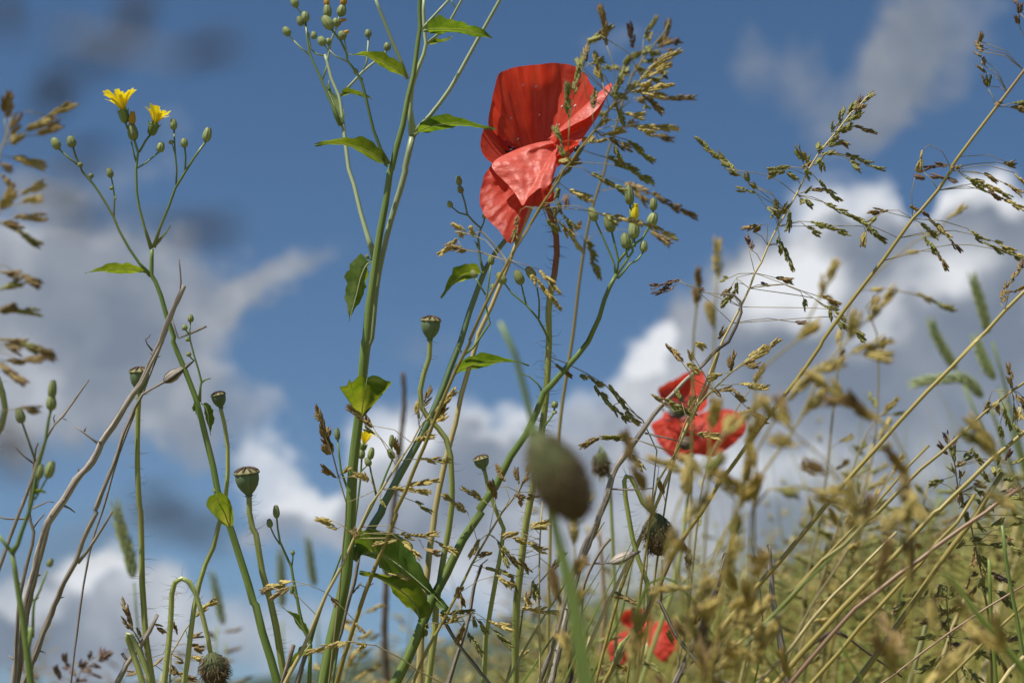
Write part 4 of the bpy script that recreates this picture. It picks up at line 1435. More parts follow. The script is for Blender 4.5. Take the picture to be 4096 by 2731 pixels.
G.spikes('12', 'g 400,-120 560,-420; g 430,-60 620,-100', 42, 'spk_green')
G.finish()
G = Grass('grass_stalk', 'blurred grass panicle behind the golden one, against open blue sky', '12 560,1500 620,1000 700,500 780,200 850,0 02 880,1400 930,1250 1000,1000 1100,700 1250,480 1400,300 1440,200', 7, 3, .74, .74, seed=3)
G.spikes('02', 'b 1410,330 1440,180; p 1120,440 1090,220; g 1210,350 1320,150|1190,560; o 1260,370 1270,290; b 1330,400 1430,335; b 1340,440 1470,380; p 1480,390 1540,380; p 1440,470 1490,480; g 1200,500 1250,440; g 1010,620 1120,490; 1140,520 1180,470; g 1190,575 1350,560; g 1130,600 1220,680; g 1260,500 1350,490; g 830,620 980,630; g 930,900 1020,660; 960,780 1000,720; g 1050,820 1150,780; g 1230,720 1370,760; g 1380,640 1410,700; b 1380,910 1680,905|1100,900; b 1150,930 1240,920; g 900,870 1040,890; g 790,1050 870,1045; b 1300,1240 1480,1290|1100,1150; b 1050,1150 1140,1110; g 1240,960 1250,990; g 1040,690 1050,620', 46, 'spk_green', dj=.015)
G.spikes('12', 'b 1040,110 1260,200|700,40 860,50; b 1290,210 1700,420|1100,130; b 1130,180 1260,310; b 1270,560 1460,665|800,560 1100,540; g 680,650 770,785|720,600; g 715,770 820,985|720,640; p 510,220 500,330; o 560,560 620,500', 46, 'spk_brown', dj=.015)
G.finish()
# open Poa panicle, sharp, against the big cloud
G = Grass('grass_stalk', 'sharp open grass panicle with green spikelets, culm running down to the curled dead twig', '32 560,1568 850,900 22 1330,1480 1400,1300 1470,1150 1560,880 1640,700 1700,560 1770,400 1820,280 1870,150 12 1940,1550 2020,1400 2100,1250 2180,1080 2230,940 2290,840 13 0,690 90,510 170,380 260,220 350,40 03 370,1560 470,1400 620,1220 700,1120 760,1040 830,980 900,900 975,850', 8, 2.5, .605, .605, m='straw', seed=4)
G.spikes('03', '820,980 975,850; p 830,970 860,885; 720,1050 810,930; 640,1150 700,990; 700,1130 860,1020; b 790,1020 900,960; 580,1210 620,1120; 580,1260 780,1150; 530,1330 660,1260; 560,1340 660,1310; b 640,1280 740,1340; b 800,1165 995,1215|640,1210 690,1160; 500,1430 625,1390; 450,1380 490,1330; 720,1425 810,1450|470,1410 625,1405; 820,1460 950,1500|480,1410 690,1420; 750,1480 865,1555|690,1425; 910,1525 1070,1568|830,1460; 320,1490 255,1350|340,1530; 350,1500 360,1400|350,1540; 480,1450 500,1568; 420,1510 480,1450; b 310,1550 410,1480; 200,1530 0,1560|360,1560 310,1545; 640,1220 700,1160', 40, 'spk_green', dense=.5)
G.spikes('13', '150,5 0,30|340,30 200,-30; 180,20 260,80|300,130 275,90; 330,0 390,70; 460,90 665,280|360,40 400,20; b 400,180 510,180|270,215; 370,180 400,150|270,215; 330,265 420,325|265,225 300,240; 300,260 310,295; 530,310 920,500|260,222 400,240 500,280; 860,480 1085,655|530,295 700,380; b 895,550 870,690|880,510; 390,470 740,595|100,490 280,462; 360,520 480,590|100,490 300,470; 210,370 185,555; 130,390 180,310; 90,450 80,260; 100,440 110,360; 0,330 60,370; 40,415 20,410; 75,670 100,610; 110,640 225,920|95,520; 100,690 130,760; b 70,985 225,1010|12 2240,945 13 0,965; b 490,1160 660,1240|12 2240,950 13 0,985 150,1040 300,1100; 500,1240 640,1275|150,1040 420,1170; 330,1180 350,1270|150,1045 300,1110; 570,1290 600,1370|420,1170 530,1240; 610,1300 720,1370|420,1170 560,1270; 640,1360 740,1460|560,1270; 760,1420 890,1560|640,1340; p 240,1390 350,1400|12 2020,1390 13 0,1355', 40, 'spk_green', dense=.5)
G.spikes('02', '1990,1500 1700,1262|12 2351,360 2200,140 2080,0; 2060,1568 1920,1490', 40, 'spk_green', dense=.5)
G.spikes('12', '2100,40 2010,0|2160,90; 2170,110 2150,20; 2230,150 2200,110; 2230,200 2060,155|2260,220; b 2290,495 2115,540|2340,640 2351,490; b 2215,560 2250,510; p 2185,690 2150,600|2240,920 2180,740; p 2190,720 2220,665; 1980,990 1910,1000|2230,940 2080,945; 2080,1080 1930,1250|2230,938 2060,980; b 2010,1070 1940,1150|2060,985; 2060,1030 2050,1115; b 2000,1150 2010,1180; p 1540,1000 1270,1062|2010,1385 1700,1100 1560,1020; p 1480,1060 1290,1130|1540,1020; p 1690,1110 1755,1105; p 2330,1050 2351,1060; b 1890,1540 1960,1450|2010,1390', 38, 'spk_green', dense=.5)
G.finish()
G = Grass('grass_stalk', 'long leaning brown culm with drooping branches, crossing the whole cloud to the upper right', '32 1250,900 1480,380 1740,0 22 1780,1500 1900,1300 2030,1130 2150,960 2290,770 23 0,690 100,560 230,390 350,230 480,40 13 500,1560 700,1280 900,1020 1050,830 1200,620 1330,440 1400,370 1560,180 1680,0 03 1680,1540 1750,1440 1900,1240 2100,980 2200,850 2351,650 2500,450', 9.5, 6, .59, .578, seed=5, mf=lambda t: max(0, math.sin(t * 14)) * .9)
G.spikes('03', 'b 2010,800 1995,690|2105,965 2060,880; 2020,790 2030,700; b 1990,660 1940,600; b 1980,600 2000,530; b 1945,520 1915,480; b 1945,470 1985,430; b 1935,430 1930,390; b 1945,380 1968,308; 2250,950 2380,950|2110,970; b 2210,985 2380,1030|2115,975; p 2305,240 2290,140|2400,420; p 2310,120 2315,30; p 2290,40 2255,-10; o 1420,1380 1385,1568|1690,1530 1600,1390 1480,1330; p 1640,1510 1430,1545; b 1690,1545 1780,1530; b 2160,1505 2275,1520|1690,1530 1900,1505 2100,1490; b 2220,1500 2260,1480; b 2090,945 2130,940', 40, 'spk_green', dense=.5)
G.spikes('13', '1810,60 2000,190|1690,-30 1730,0; o 1880,80 2130,190|1700,-20; 2060,180 2235,255|1950,110; p 2020,190 2150,270; o 2170,265 2345,360; b 1980,30 2110,90|1900,10; b 2160,110 2335,225|1980,30; o 2270,20 2370,120; p 1440,70 1350,50|1325,430 1318,200 1350,60; o 1415,10 1375,-30; p 1620,70 1500,35; p 1650,75 1725,115; b 1100,365 930,382|1325,420 1200,362; 990,430 925,490|1060,370; o 900,560 870,690|930,500; p 1415,370 1480,420; o 1480,430 1600,560|1420,360; o 1560,500 1700,620; p 1640,590 1765,740; 1400,480 1570,612|1360,455; 1430,590 1560,760|1350,455 1420,570; b 1540,740 1640,920; 1850,550 2190,745|1345,440 1600,460 1830,530; o 2080,650 2360,800; g 2190,740 2360,830; b 1350,350 1380,365|1340,420', 40, 'spk_green', dense=.5)
G.finish()
G = Grass('grass_stalk', 'leaning olive culm below the longest brown one, a thin brown spike near its top', '32 1700,1568 1800,1280 1980,1000 2100,850 2250,680 33 0,570 100,460 300,220 480,0 23 650,1360 800,1190 1000,970 1200,740 1450,470 1700,220 1900,0 13 1900,1568 2000,1480 2170,1290 2351,1110 2500,980', 11, 7, .575, .565, seed=6, mf=lambda t: max(0, math.sin(t * 11)) * .7)
G.spikes('13', 'b 2140,1210 2210,1030|2150,1290; b 2190,1110 2240,1100; b 2225,1030 2320,840|2190,1260 2220,1100; b 2260,1120 2370,1065; p 2300,900 2360,830', 36, 'spk_brown', dense=.5)
G.finish()
G = Grass('grass_stalk', 'olive culm leaning right with a fringe of drooping spikelets near its tip', '33 100,900 500,440 700,300 900,90 23 1010,1568 1200,1370 1400,1170 1600,1010 1740,880 2000,640 2240,450 2340,385 2500,260', 10, 5, .56, .56, seed=7)
G.spikes('23', 'b 2105,560 2120,650|2140,520; 2020,560 2030,640|2060,450; 2170,600 2235,800|2110,480; o 2260,565 2290,740|2240,450; 2130,760 2150,880|2200,500; o 2310,600 2330,720|2250,460; b 2280,480 2351,570; b 2040,540 2000,640; 2250,760 2330,850|2260,520; b 2240,430 2200,200|2245,440; o 2120,560 2060,600; 2330,500 2380,640', 38, 'spk_green', dense=.5)
G.finish()
for i, (s, r0, r1, d, m, lab) in enumerate([
    ('33 100,1540 300,1300 500,1080 700,860 900,660 1150,410 1280,270 1420,120 1530,0 23 1580,1540 1700,1420 1850,1280 2050,1080 2200,960 2351,830 2480,720', 12, 8, .56, 'culm_olive', 'leaning brown-striped culm passing over a pink one'),
    ('33 200,1568 400,1330 600,1100 800,880 1000,730 1200,570 1400,430 1550,310 1800,130 2000,0 23 2080,1500 2300,1350', 11, 8, .56, 'culm_pink', 'leaning pinkish culm among the olive ones'),
    ('33 400,1568 650,1290 850,1040 1000,890 1200,670 1400,470 1560,270 1740,90 23 1900,1400', 9, 7, .57, 'culm_olive', 'thin leaning olive culm just under the pinkish one'),
    ('33 800,1568 950,1370 1100,1160 1280,900 1400,730 1560,490 1700,300 1850,110 1930,0 23 2000,1440 2150,1200', 13, 10, .565, 'culm_olive', 'thick smooth olive culm leaning right, lowest of the leaning row'),
    ('33 200,1260 400,990 600,760 780,590 880,480 1030,330 1180,180', 8, 6, .585, 'straw', 'straw culm with a bright glint, leaning through the meadow'),
    ('33 1150,1500 1400,1300 1700,1080 2000,880 2351,670', 5, 4, .60, 'culm_pink', 'hair-thin pinkish culm crossing the corner panicles'),
    ('33 1650,1530 1900,1280 2100,1080 2351,850', 7, 6, .60, 'culm_olive', 'olive culm slanting behind the corner panicles'),
    ('33 2140,1568 2220,1450 2351,1320', 9, 9, .57, 'straw', 'yellow straw culm cut by the corner of the meadow'),
    ('33 2095,1568 2060,1100 2045,900 2030,430', 8, 7, .62, 'blade', 'upright jointed pale green stem behind the corner panicles'),
    ('33 2370,1568 2330,1250 2290,1000 2230,700 2180,400 2150,120', 9, 7, .60, 'stem_green', 'upright jointed dark green stem right of the corner panicles'),
    ('23 600,1100 22 2351,400? '.replace('? ', '')  if False else '22 1340,1460 1430,1250 1520,1000 1640,720 1800,420 1900,100', 7, 5, .62, 'culm_olive', 'thin olive culm beside the thorny dead twig'),
    ('33 20,1000 250,700 500,440 23 1000,1480 1300,1130 1480,950', 6, 5, .66, 'culm_olive', 'slim dull culm leaning across the distant meadow'),
]):
    G = Grass('grass_culm', lab, s, r0, r1, d, d, m, group='leaning grass culms', seed=20 + i)
# centre-low panicles
G = Grass('grass_stalk', 'straw grass panicle tangled with the kinked seed-head stem', '31 200,1700 300,1500 420,1280 560,950 650,740 800,470 900,240 960,130 21 1050,1500 1160,1350 1290,1140 1430,930 1500,790 1580,700 1660,600 1720,520 1830,440', 9, 2.5, .575, .575, m='straw', seed=8)
G.spikes('21', 'o 1660,620 1840,430; o 1640,650 1800,490; o 1600,760 1755,685; b 1640,720 1745,600; o 1470,915 1600,830; o 1560,870 1640,880; b 1540,590 1610,420|1500,740 1545,640; o 1490,710 1465,560|1510,790; b 1075,780 850,585|1310,1095 1200,950 1100,830; b 1060,770 1000,690; g 1095,850 1000,790|1150,900; b 1300,1040 1290,895|1305,1090; o 1500,1080 1780,1095|1310,1095 1400,1080; o 1250,1350 1595,1385|1180,1365; o 1400,1320 1680,1275|1190,1360 1300,1340; g 1460,1470 1610,1568|1170,1380 1330,1420; g 1140,1430 1185,1530|1160,1370; o 1450,920 1580,860', 40, 'spk_gold', dense=.45)
G.spikes('31', 'o 330,630 110,680|650,745 480,660; b 300,680 140,790|480,660; b 150,690 45,745; b 720,800 760,850|660,760; o 750,150 555,60|900,240 860,170 790,120; o 700,75 565,70; o 1320,205 1450,220|905,230 1000,195 1200,185; o 1450,215 1670,200; o 1340,270 1510,410|1000,200 1250,200; o 1640,265 1840,380|1250,195 1500,220; o 1300,250 1080,300|1350,230; b 940,230 890,150; o 1180,555 1410,620|1000,200 1100,400; b 1540,330 1690,370|1500,250; b 920,1010 1000,1110|660,760 800,880', 40, 'spk_gold', dense=.45)
G.finish()
G = Grass('grass_stalk', 'brown grass spike left of the thick stem, before the white cumulus', '31 700,1300 760,800 800,300 21 830,1480 760,1250 700,1020 640,880 580,700 555,600', 4, 2.5, .59, .59, m='culm_thin', seed=9)
G.spikes('21', '640,880 550,590; 600,760 570,650; 690,1000 600,780; 700,1020 640,860; b 680,1040 630,945; b 665,870 670,790; b 735,1250 600,1140; o 780,1215 860,1150; o 1040,1260 900,1225|831,1480 1100,1360 1060,1290; o 1030,1290 960,1215', 40, 'spk_brown', dense=.45)
G.finish()
G = Grass('grass_stalk', 'low grass stalk arching left of the thick stem, with a long golden spike', '31 1700,1560 1480,1450 1350,1350 1100,1220 890,1190 830,1185', 3, 2.5, .58, .57, m='culm_thin', seed=10)
G.spikes('31', 'o 700,1200 470,1280; o 830,1190 660,1235; o 1020,1215 930,1245|1100,1220', 40, 'spk_gold')
G.finish()
G = Grass('grass_stalk', 'brown-green panicle beside the tilted seed head, with hanging dense spikes', '31 1440,1568 1560,1280 1700,1030 1850,750 1980,480 2140,200 2260,0 22 60,1380 200,1100', 7, 3, .585, .585, m='culm_olive', seed=11)
G.spikes('31', 'o 2060,250 1965,415; o 2050,260 2000,370; g 2230,265 2330,490|2150,210; g 2220,270 2320,380; b 2170,365 2040,400|2020,450; b 1890,690 1860,690; b 1870,700 1910,860|1870,720; b 1860,680 1840,780; g 2100,510 2360,600|1985,480; o 2210,580 2350,690; b 1920,1020 1850,1200|1850,900; g 1690,930 2000,910|1720,990; o 1680,940 1795,985; g 1950,1100 2075,1310|1850,1000; g 1990,960 2010,1045|1980,920; g 2040,1000 2110,1110|1990,930; o 2130,1000 2345,1095|1990,910 2060,950; g 2180,1080 2355,1235|2080,980; g 1560,1030 1555,1140; o 1760,1010 1850,960', 40, 'spk_green', dense=.42)
G.spikes('21', 'o 2080,1450 1890,1345|2140,1500; o 1940,1560 1710,1410|31 2050,330; b 2280,1285 2205,1130|31 2200,100 21 2330,1450; b 2200,1450 2150,1290|31 2140,180; b 2180,1330 2160,1275', 40, 'spk_gold', dense=.42)
G.spikes('22', 'b 60,1310 30,1160|10,1440; b 130,1220 190,1100; b 90,1300 160,1240; b 120,1420 40,1430; b 60,1440 110,1480; b 260,1420 130,1430', 38, 'spk_brown', dense=.5)
G.finish()
G = Grass('grass_stalk', 'golden drooping panicle along the pale stem left of the big blurred bud', '32 260,1568 250,900 255,300 280,-100', 5, 3, .60, .60, m='straw', seed=12)
G.spikes('32', 'o 180,120 350,90|255,200; o 170,150 320,150; o 60,180 -80,210|250,250; o 0,235 110,270; o 130,280 315,355|255,230; b -30,380 60,500|250,330 100,400; b 60,430 160,550|250,380; b 0,600 40,720|250,500 130,560; o 120,780 180,860|255,700; o 90,880 420,930|255,820; b 380,520 360,680|260,420; g 200,620 230,800|255,560', 44, 'spk_gold', dense=.42)
G.finish()
G = Grass('grass_stalk', 'grass panicle low between the silvery twig and the hooked stems, dark tips', '30 1400,1568 1330,1350 1280,1180 1220,1080 1180,950 1120,800', 4, 2, .60, .60, m='culm_thin', seed=13)
G.spikes('30', 'b 1170,930 1115,800; b 1215,1050 1150,880; b 1220,1090 1120,965|1250,1120; b 1290,1150 1270,1060; b 1420,1030 1530,1100|1300,1250; b 1270,1200 1180,1130; b 1600,1000 1620,1110|1500,1300 1580,1100', 36, 'spk_brown', dense=.5)
G.finish()
G = Grass('grass_stalk', 'golden tufted grass behind the hooked poppy stem and its hairy bud', '30 1560,1568 1570,1300 1620,1220 1700,1080 1800,950 1900,850 1985,795', 4, 2, .63, .63, m='straw', seed=14)
G.spikes('30', 'o 1850,890 1985,800; o 1800,960 1900,880; b 1720,1150 1860,1120; b 1750,1220 1870,1250; o 1690,1380 1600,1340; o 1750,1330 1860,1350; b 1620,1480 1800,1530; b 1420,1400 1470,1350|1560,1500; b 1260,1470 1160,1480|1500,1560; b 1640,1500 1570,1420', 40, 'spk_gold', dense=.45)
G.finish()
G = Grass('grass_stalk', 'faint reddish-brown grass heads low over the grey cloud left of the hooked stems', '30 620,2000 700,1568 760,1400 860,1330', 4, 2, .80, .80, m='culm_thin', seed=15)
G.spikes('30', 'p 600,1400 590,1290; p 610,1420 590,1400; p 545,1540 510,1400; p 690,1500 660,1430; p 830,1350 810,1270; p 910,1350 1020,1280|860,1400; p 940,1310 940,1250; p 910,1355 980,1355; p 760,1390 770,1365; p 890,1410 840,1390; p 830,1470 770,1440; p 850,1490 920,1520; p 710,1545 790,1550; p 220,1480 190,1390|400,1600; p 320,1490 310,1470', 42, 'spk_purple', dense=.5)
G.finish()
# right-hand corner panicles in focus
G = Grass('grass_stalk', 'dark green open panicle standing upright in the corner before the meadow', '33 1745,1700 1740,1560 1700,1300 1670,1150 1650,950 1640,780 1645,690', 5, 2.5, .64, .64, m='culm_thin', seed=16)
G.spikes('33', '1530,1390 1340,1470|1700,1280 1620,1330; 1590,1320 1490,1400; b 1540,1480 1560,1430|1600,1400; 1550,1130 1360,1165|1670,1150; 1480,1150 1530,1170; b 1540,990 1420,1000|1655,1000; 1580,960 1500,975; 1590,990 1645,1095|1660,1130; 1700,1045 1870,1080|1670,1140; p 1860,1070 2050,1060; b 1790,1050 1830,1090; 1800,1155 1950,1190|1680,1140; 1850,1160 1940,1155; b 1665,930 1690,860; 1700,920 1775,880|1660,950; 1660,800 1720,670; 1640,770 1600,690; b 1560,740 1490,855|1640,720 1600,650; 1600,670 1560,760; 1500,700 1510,830|1600,650; 1470,720 1430,790|1560,660; b 1660,1180 1720,1310; p 1700,1190 1760,1250; 1660,980 1670,1000; b 1640,990 1570,1060; 1780,1400 1830,1520|1700,1290; 1840,1440 1960,1560|1740,1340; 1900,1450 1870,1530; b 1580,880 1560,850; b 1600,920 1570,930', 38, 'spk_green', dense=.5)
G.spikes('33', '1240,770 1400,740|1630,650 1500,670; 1390,750 1240,830; 1300,800 1150,910; b 1420,740 1370,790; b 1180,860 1145,920', 38, 'spk_green', dense=.4)
G.finish()
G = Grass('grass_stalk', 'tall dark panicle in the corner with purple-tinged side spikes', '33 2060,1700 2055,1400 2040,1020 1990,750 1960,550 1900,300 1860,100 23 1750,1400 1720,1150 1690,1000 1650,850', 6, 2.5, .65, .62, m='culm_thin', seed=17)
G.spikes('33', 'b 1900,320 1880,490; 1940,380 1990,560; 1960,400 2020,500; 1970,640 2010,770; b 1930,560 1890,570; 1990,600 1960,680; 2100,740 2270,890|1990,600 2060,680; 2130,720 2200,800; p 2040,560 2150,620|1970,520; p 2120,590 2255,660; 1840,130 1830,0; 1900,85 1990,150|1850,60; 2200,285 2320,385|2000,250; b 1650,310 1780,275|1890,280; 1700,340 1800,260; 1850,260 1950,230; 1940,290 2000,310; 2030,300 2150,310|1910,330; 2060,130 2150,60|1880,150; b 2180,220 2240,250|1900,200; 2220,130 2330,90; 2260,30 2351,50; 2120,1100 2210,1190|2040,1010; b 2150,1180 2300,1150; 1930,1280 2060,1340|2050,1200; 1980,1250 1900,1330; 2100,1280 2140,1400|2050,1200; b 2160,1370 2200,1510|2100,1250; 2170,1290 2300,1290; b 1850,630 1830,700|1960,600; b 1920,680 1880,760', 40, 'spk_green', dense=.42)
G.spikes('23', 'p 1660,960 1630,830; p 1690,950 1725,880; p 1650,1030 1568,940|1690,1060; 1710,1100 1690,960; 1700,1000 1720,1090; 1720,1215 1660,1125; b 1740,1155 1800,1110; 1800,1070 1890,985|1740,1130; 1840,1080 1880,1050; 1890,1000 1985,1130|1850,1010; 1610,1265 1480,1310|1720,1230; 1570,1290 1520,1330; b 1770,1250 1780,1195; b 1770,1310 1780,1480; p 1740,1330 1770,1440', 38, 'spk_green', dense=.45)
G.spikes('23', '2070,1150 2090,1230|1990,1300; 2140,1150 2110,1250; 2100,1130 2130,990|2080,1200; p 2180,1090 2230,990; 2030,1280 1960,1200|1900,1330; b 2010,1330 1900,1290; 1900,1350 2000,1420|1800,1400; 2150,1280 2280,1250; p 2140,1380 2300,1360|2000,1400; p 2280,1380 2360,1330; 2200,1420 2351,1440; 1860,1430 1790,1540; 1880,1440 1990,1500; 2060,1480 2070,1560; 2200,1500 2340,1560; 2250,1130 2351,1060', 38, 'spk_green', dense=.45)
G.finish()

# left-hand blurred panicle close to the lens
G = Grass('grass_stalk', 'blurred golden panicle at the margin of the scene, left of the yellow flowers', '30 -150,1568 20 -110,800 10 -90,1200 -60,600 -40,100 00 -10,1420 50,1270 90,1130 100,1050', 8, 3, .445, .445, m='straw', seed=18)
G.spikes('00', 'b 45,1080 90,850|50,1270; b 90,1230 190,1060; o 240,1200 480,1070|20,1330 120,1260; o 440,1080 695,955; b 330,1240 560,1170|100,1300; o 100,1310 200,1250|20,1340; o 110,1450 415,1525|-20,1450; b 0,1520 90,1555', 60, 'spk_gold', dense=.4)
G.spikes('10', 'o 190,220 410,130|-40,330 80,290; o 200,300 370,250|0,340; o 0,360 130,180; o 20,330 100,280; b 130,440 420,445|-50,500; b 20,480 200,540|-50,450; g 150,560 380,680|-50,460; b 0,40 130,160|-30,20; b 0,930 180,960|-70,900; b 180,960 375,1045; g 0,1100 215,1030|-80,1120; b 0,1290 150,1250|-80,1300; g 90,1290 375,1325|-80,1300; b -10,1550 240,1575', 60, 'spk_brown', dense=.38)
G.spikes('20', 'b 40,20 180,100|-90,60; g 190,20 360,90|-90,0; b 340,80 510,150; b 60,180 220,185|-100,150; b 200,180 420,160; b -20,200 230,385|-100,200; b 190,610 370,610|-100,650 50,630', 60, 'spk_brown', dense=.38)
G.finish()
# almost touching the lens: dark smudges over the left sky
G = Grass('grass_stalk', 'dark smeared grass head almost touching the lens, over the upper left sky', '30 300,1568 200,500 20 150,1000 80,300 10 60,900 120,200 00 250,1200 420,700 560,300 600,-100', 3.2, 2, .118, .118, m='dead_dark', seed=19)
for t in ('00 1190,500 1250,-60', '00 1230,300 1260,-60', '00 800,600 1000,480', '00 560,760 640,640', '00 450,930 560,820', '00 1650,520 2150,380', '00 1700,560 1900,430', '00 20,300 0,-40', '10 1350,560 2150,580', '10 1500,520 1900,540', '10 560,440 820,430', '00 700,1460 960,1420', '10 550,60 700,20', '20 1200,1500 1600,1500', '30 1400,100 2100,230', '30 1600,110 1900,170', '20 20,950 150,1050', '20 60,1000 200,1150', '20 -60,820 160,900'):
    G.spikes(t.split()[0], t[3:] + '|' + t[3:].split()[0], 150, 'spk_shaded', d=.122, dense=.55, sw=1.2)
G.finish()

# ================================================================== other poppies
def small_poppy(label, patches, s, d, r0, r1, m='petal'):
    rt = thing('poppy', label, 'poppy', base_of(s, d))
    st, S, rad = stem(rt, 'stem', s, r0, r1, d, d, 'stem_poppy', True, 8, .012, mf=lambda t: 0)
    hairs(rt, st, S[2:], rad[2:], 120, 60, 5)
    for i, (b0, rim, bl) in enumerate(patches):
        fan(rt, 'petal', b0, rim, d, m, bl, 40, 16, 1.6, 20 + i)
    return rt
RT = small_poppy('smaller red poppy behind the thorny dead twig, two petals raised', (
    ('22 1560,690,0', '22 1380,560,8 1345,470,12 1340,430,12 1400,390,16 1490,350,22 1600,285,30 1680,250,32 1750,270,28 1790,400,20 1795,560,12 1750,640,8', 14),
    ('22 1550,700,-4', '22 1400,640,10 1370,700,2 1280,755,-10 1300,830,-14 1330,900,-18 1420,1030,-24 1520,1085,-24 1610,1060,-20', -10),
    ('22 1560,700,-4', '22 1590,1060,-24 1700,1035,-26 1850,1065,-24 1960,1000,-22 2080,900,-16 2155,800,-8 2125,690,0 2040,635,8 1900,615,14 1780,650,14', -12)),
    '32 1180,1568 1500,600 22 1640,1200 1600,950 1570,720', .92, 10, 8)
b = MB()
rg = random.Random(8)
p0 = W(2048 + 1535 * TU, 1366 + 690 * TU, .90)
b.lathe(p0, Vector((-.2, -.6, .5)), [(0, .002), (.003, .0035), (.006, .004), (.0075, .0035), (.0085, .001)], 14)
b.build('seed_capsule', 'capsule', RT)
b = MB()
for k in range(70):
    q = p0 + Vector((rg.gauss(0, .006), rg.gauss(-.006, .004), rg.gauss(.002, .005)))
    b.tube([p0, p0.lerp(q, .6), q], .00015, 3)
    b.lathe(q, Vector((rg.uniform(-1, 1), rg.uniform(-1, 1), .4)), [(0, .0003), (.0006, .0007), (.0018, .0006), (.0022, .0001)], 6)
o = b.build('stamens', 'anther', RT)
o['kind'] = 'stuff'
small_poppy('low red poppy sunk in the grass under the spiny hanging bud', (
    ('32 1230,1180,0', '32 1080,1060,10 1000,1010,14 1010,930,18 1060,895,20 1180,890,24 1270,915,20 1290,1000,14', 12),
    ('32 1220,1200,0', '32 1060,1080,2 960,1130,-6 880,1230,-10 900,1330,-12 930,1390,-12 1000,1410,-12 1090,1330,-8', -8),
    ('32 1240,1200,0', '32 1280,1060,10 1330,1000,12 1430,1005,10 1500,1110,4 1525,1250,-4 1460,1310,-8 1390,1375,-10 1310,1310,-8', -6)),
    '32 1150,1900 1200,1500 1230,1200', .98, 9, 8)


def far_poppy(label, tile, u, v, r, d, seed):
    rg = random.Random(seed)
    x, y, _ = parse('%s %f,%f' % (tile, u, v))[0]
    c = W(x, y, d)
    g = ground_z(c.x, c.y)
    rt = thing('poppy', label, 'poppy', (c.x, c.y, g), 'poppies scattered over the far meadow')
    b = MB()
    b.tube([Vector((c.x, c.y, g)), Vector((c.x + .01, c.y, (g + c.z) / 2)), c], .0012, 5)
    b.build('stem', 'stem_poppy', rt)
    R = r * TU * PX * d
    for k in range(4):
        a = k * math.pi / 2 + rg.uniform(0, .5)
        dr = Vector((math.cos(a), math.sin(a), 0))
        sd = Vector((0, 0, 1)).cross(dr)
        Gd, T = [], []
        for j in range(7):
            t = j / 6
            row, tr = [], []
            w = R * (.15 + 1.15 * math.sin(min(1, t) * 1.7) ** .8)
            for i in range(9):
                q = i / 4 - 1
                row.append(c + dr * R * (math.sin(t * 1.35)) * (1 - .25 * q * q) + sd * q * w * .75 + Vector((0, 0, R * (1.1 * t * t + .25 * q * q * t) + R * .1 * noise.noise(Vector((q * 2, t * 2, k + seed))))))
                tr.append((q, t, k))
            Gd.append(row)
            T.append(tr)
        m_ = MB()
        m_.grid(Gd, T)
        m_.build('petal', 'petal', rt)
    b = MB()
    b.lathe(c + Vector((0, 0, R * .05)), Vector((0, 0, 1)), [(0, R * .1), (R * .2, R * .22), (R * .35, R * .2), (R * .4, R * .05)], 8)
    b.build('seed_capsule', 'capsule', rt)
for i, (t, u, v, r, d) in enumerate((('33', 890, 800, 48, 4.2), ('33', 1262, 690, 58, 4.2), ('33', 1465, 945, 36, 5.5), ('33', 1408, 985, 28, 6.5), ('33', 2232, 380, 34, 6.0), ('32', 2205, 1545, 40, 4.0), ('33', 590, 1120, 30, 6.0))):
    far_poppy('tiny red poppy dot far off in the sunlit meadow', t, u, v, r, d, 70 + i)

# ================================================================== blades and spike-eared grasses
def blade(label, s, w, d, d1=None, m='blade', name='leafy_grass', twist=40, seed=0, group='single grass blades'):
    P = root_pts(world_pts(s, d, d1))
    rt = thing(name, label, 'grass tuft', P[0], group)
    S = spline(P, .008)
    n = len(S)
    Gd, T = [], []
    for i, p in enumerate(S):
        t = i / (n - 1)
        tg = (S[min(i + 1, n - 1)] - S[max(i - 1, 0)]).normalized()
        sd = F_.cross(tg).normalized()
        up = sd.cross(tg)
        a = math.radians(twist) * math.sin(t * 3 + seed)
        wv = sd * math.cos(a) + up * math.sin(a)
        nv = tg.cross(wv)
        ww = w * PX * d * (min(1, (1 - t) * 3 + .12)) * .5
        Gd.append([p - wv * ww + nv * ww * .35, p - wv * ww * .5 + nv * ww * .08, p, p + wv * ww * .5 + nv * ww * .08, p + wv * ww + nv * ww * .35])
        T.append([(-1, t * 6, seed), (-.5, t * 6, seed), (0, t * 6, seed), (.5, t * 6, seed), (1, t * 6, seed)])
    b = MB()
    b.grid(Gd, T)
    b.build('blade', m, rt)
    c = MB()
    c.tube(S[::2] + [S[-1]], [w * PX * d * .06 * (1 - .8 * k / len(S[::2])) + .0001 for k in range(len(S[::2]) + 1)], 4)
    c.build('midrib', m, rt)
    return rt
blade('green blade folded over in a sharp arch above the low red poppy', '32 1120,1568 1130,1200 1150,900 1250,660 1390,600 1500,640 1650,800 1780,1000 1880,1200', 30, .50, seed=1)
blade('pale shining flat blade slanting left of the blurred bud stem', '32 0,1480 150,1200 300,950 430,760 640,400 850,90', 30, .60, m='blade_pale', seed=2)
blade('short cream blade broken off under the blurred bud stem', '32 300,1568 395,1320 500,1150 610,980 800,640', 28, .60, m='blade_pale', seed=3)
blade('broad soft green blade slanting up right across the dark ridge', '33 -100,1100 60,930 300,680 600,400 1000,0', 36, .47, seed=4)
blade('blurred pale green blade crossing the foot of the meadow', '32 1750,1568 1930,1450 2100,1250 2351,1020 33 200,850', 42, .45, m='blade_pale', seed=5)
blade('soft yellow-green blade low in the meadow, pointing down right', '33 950,1700 820,1470 720,1320 640,1150', 40, .48, seed=6)
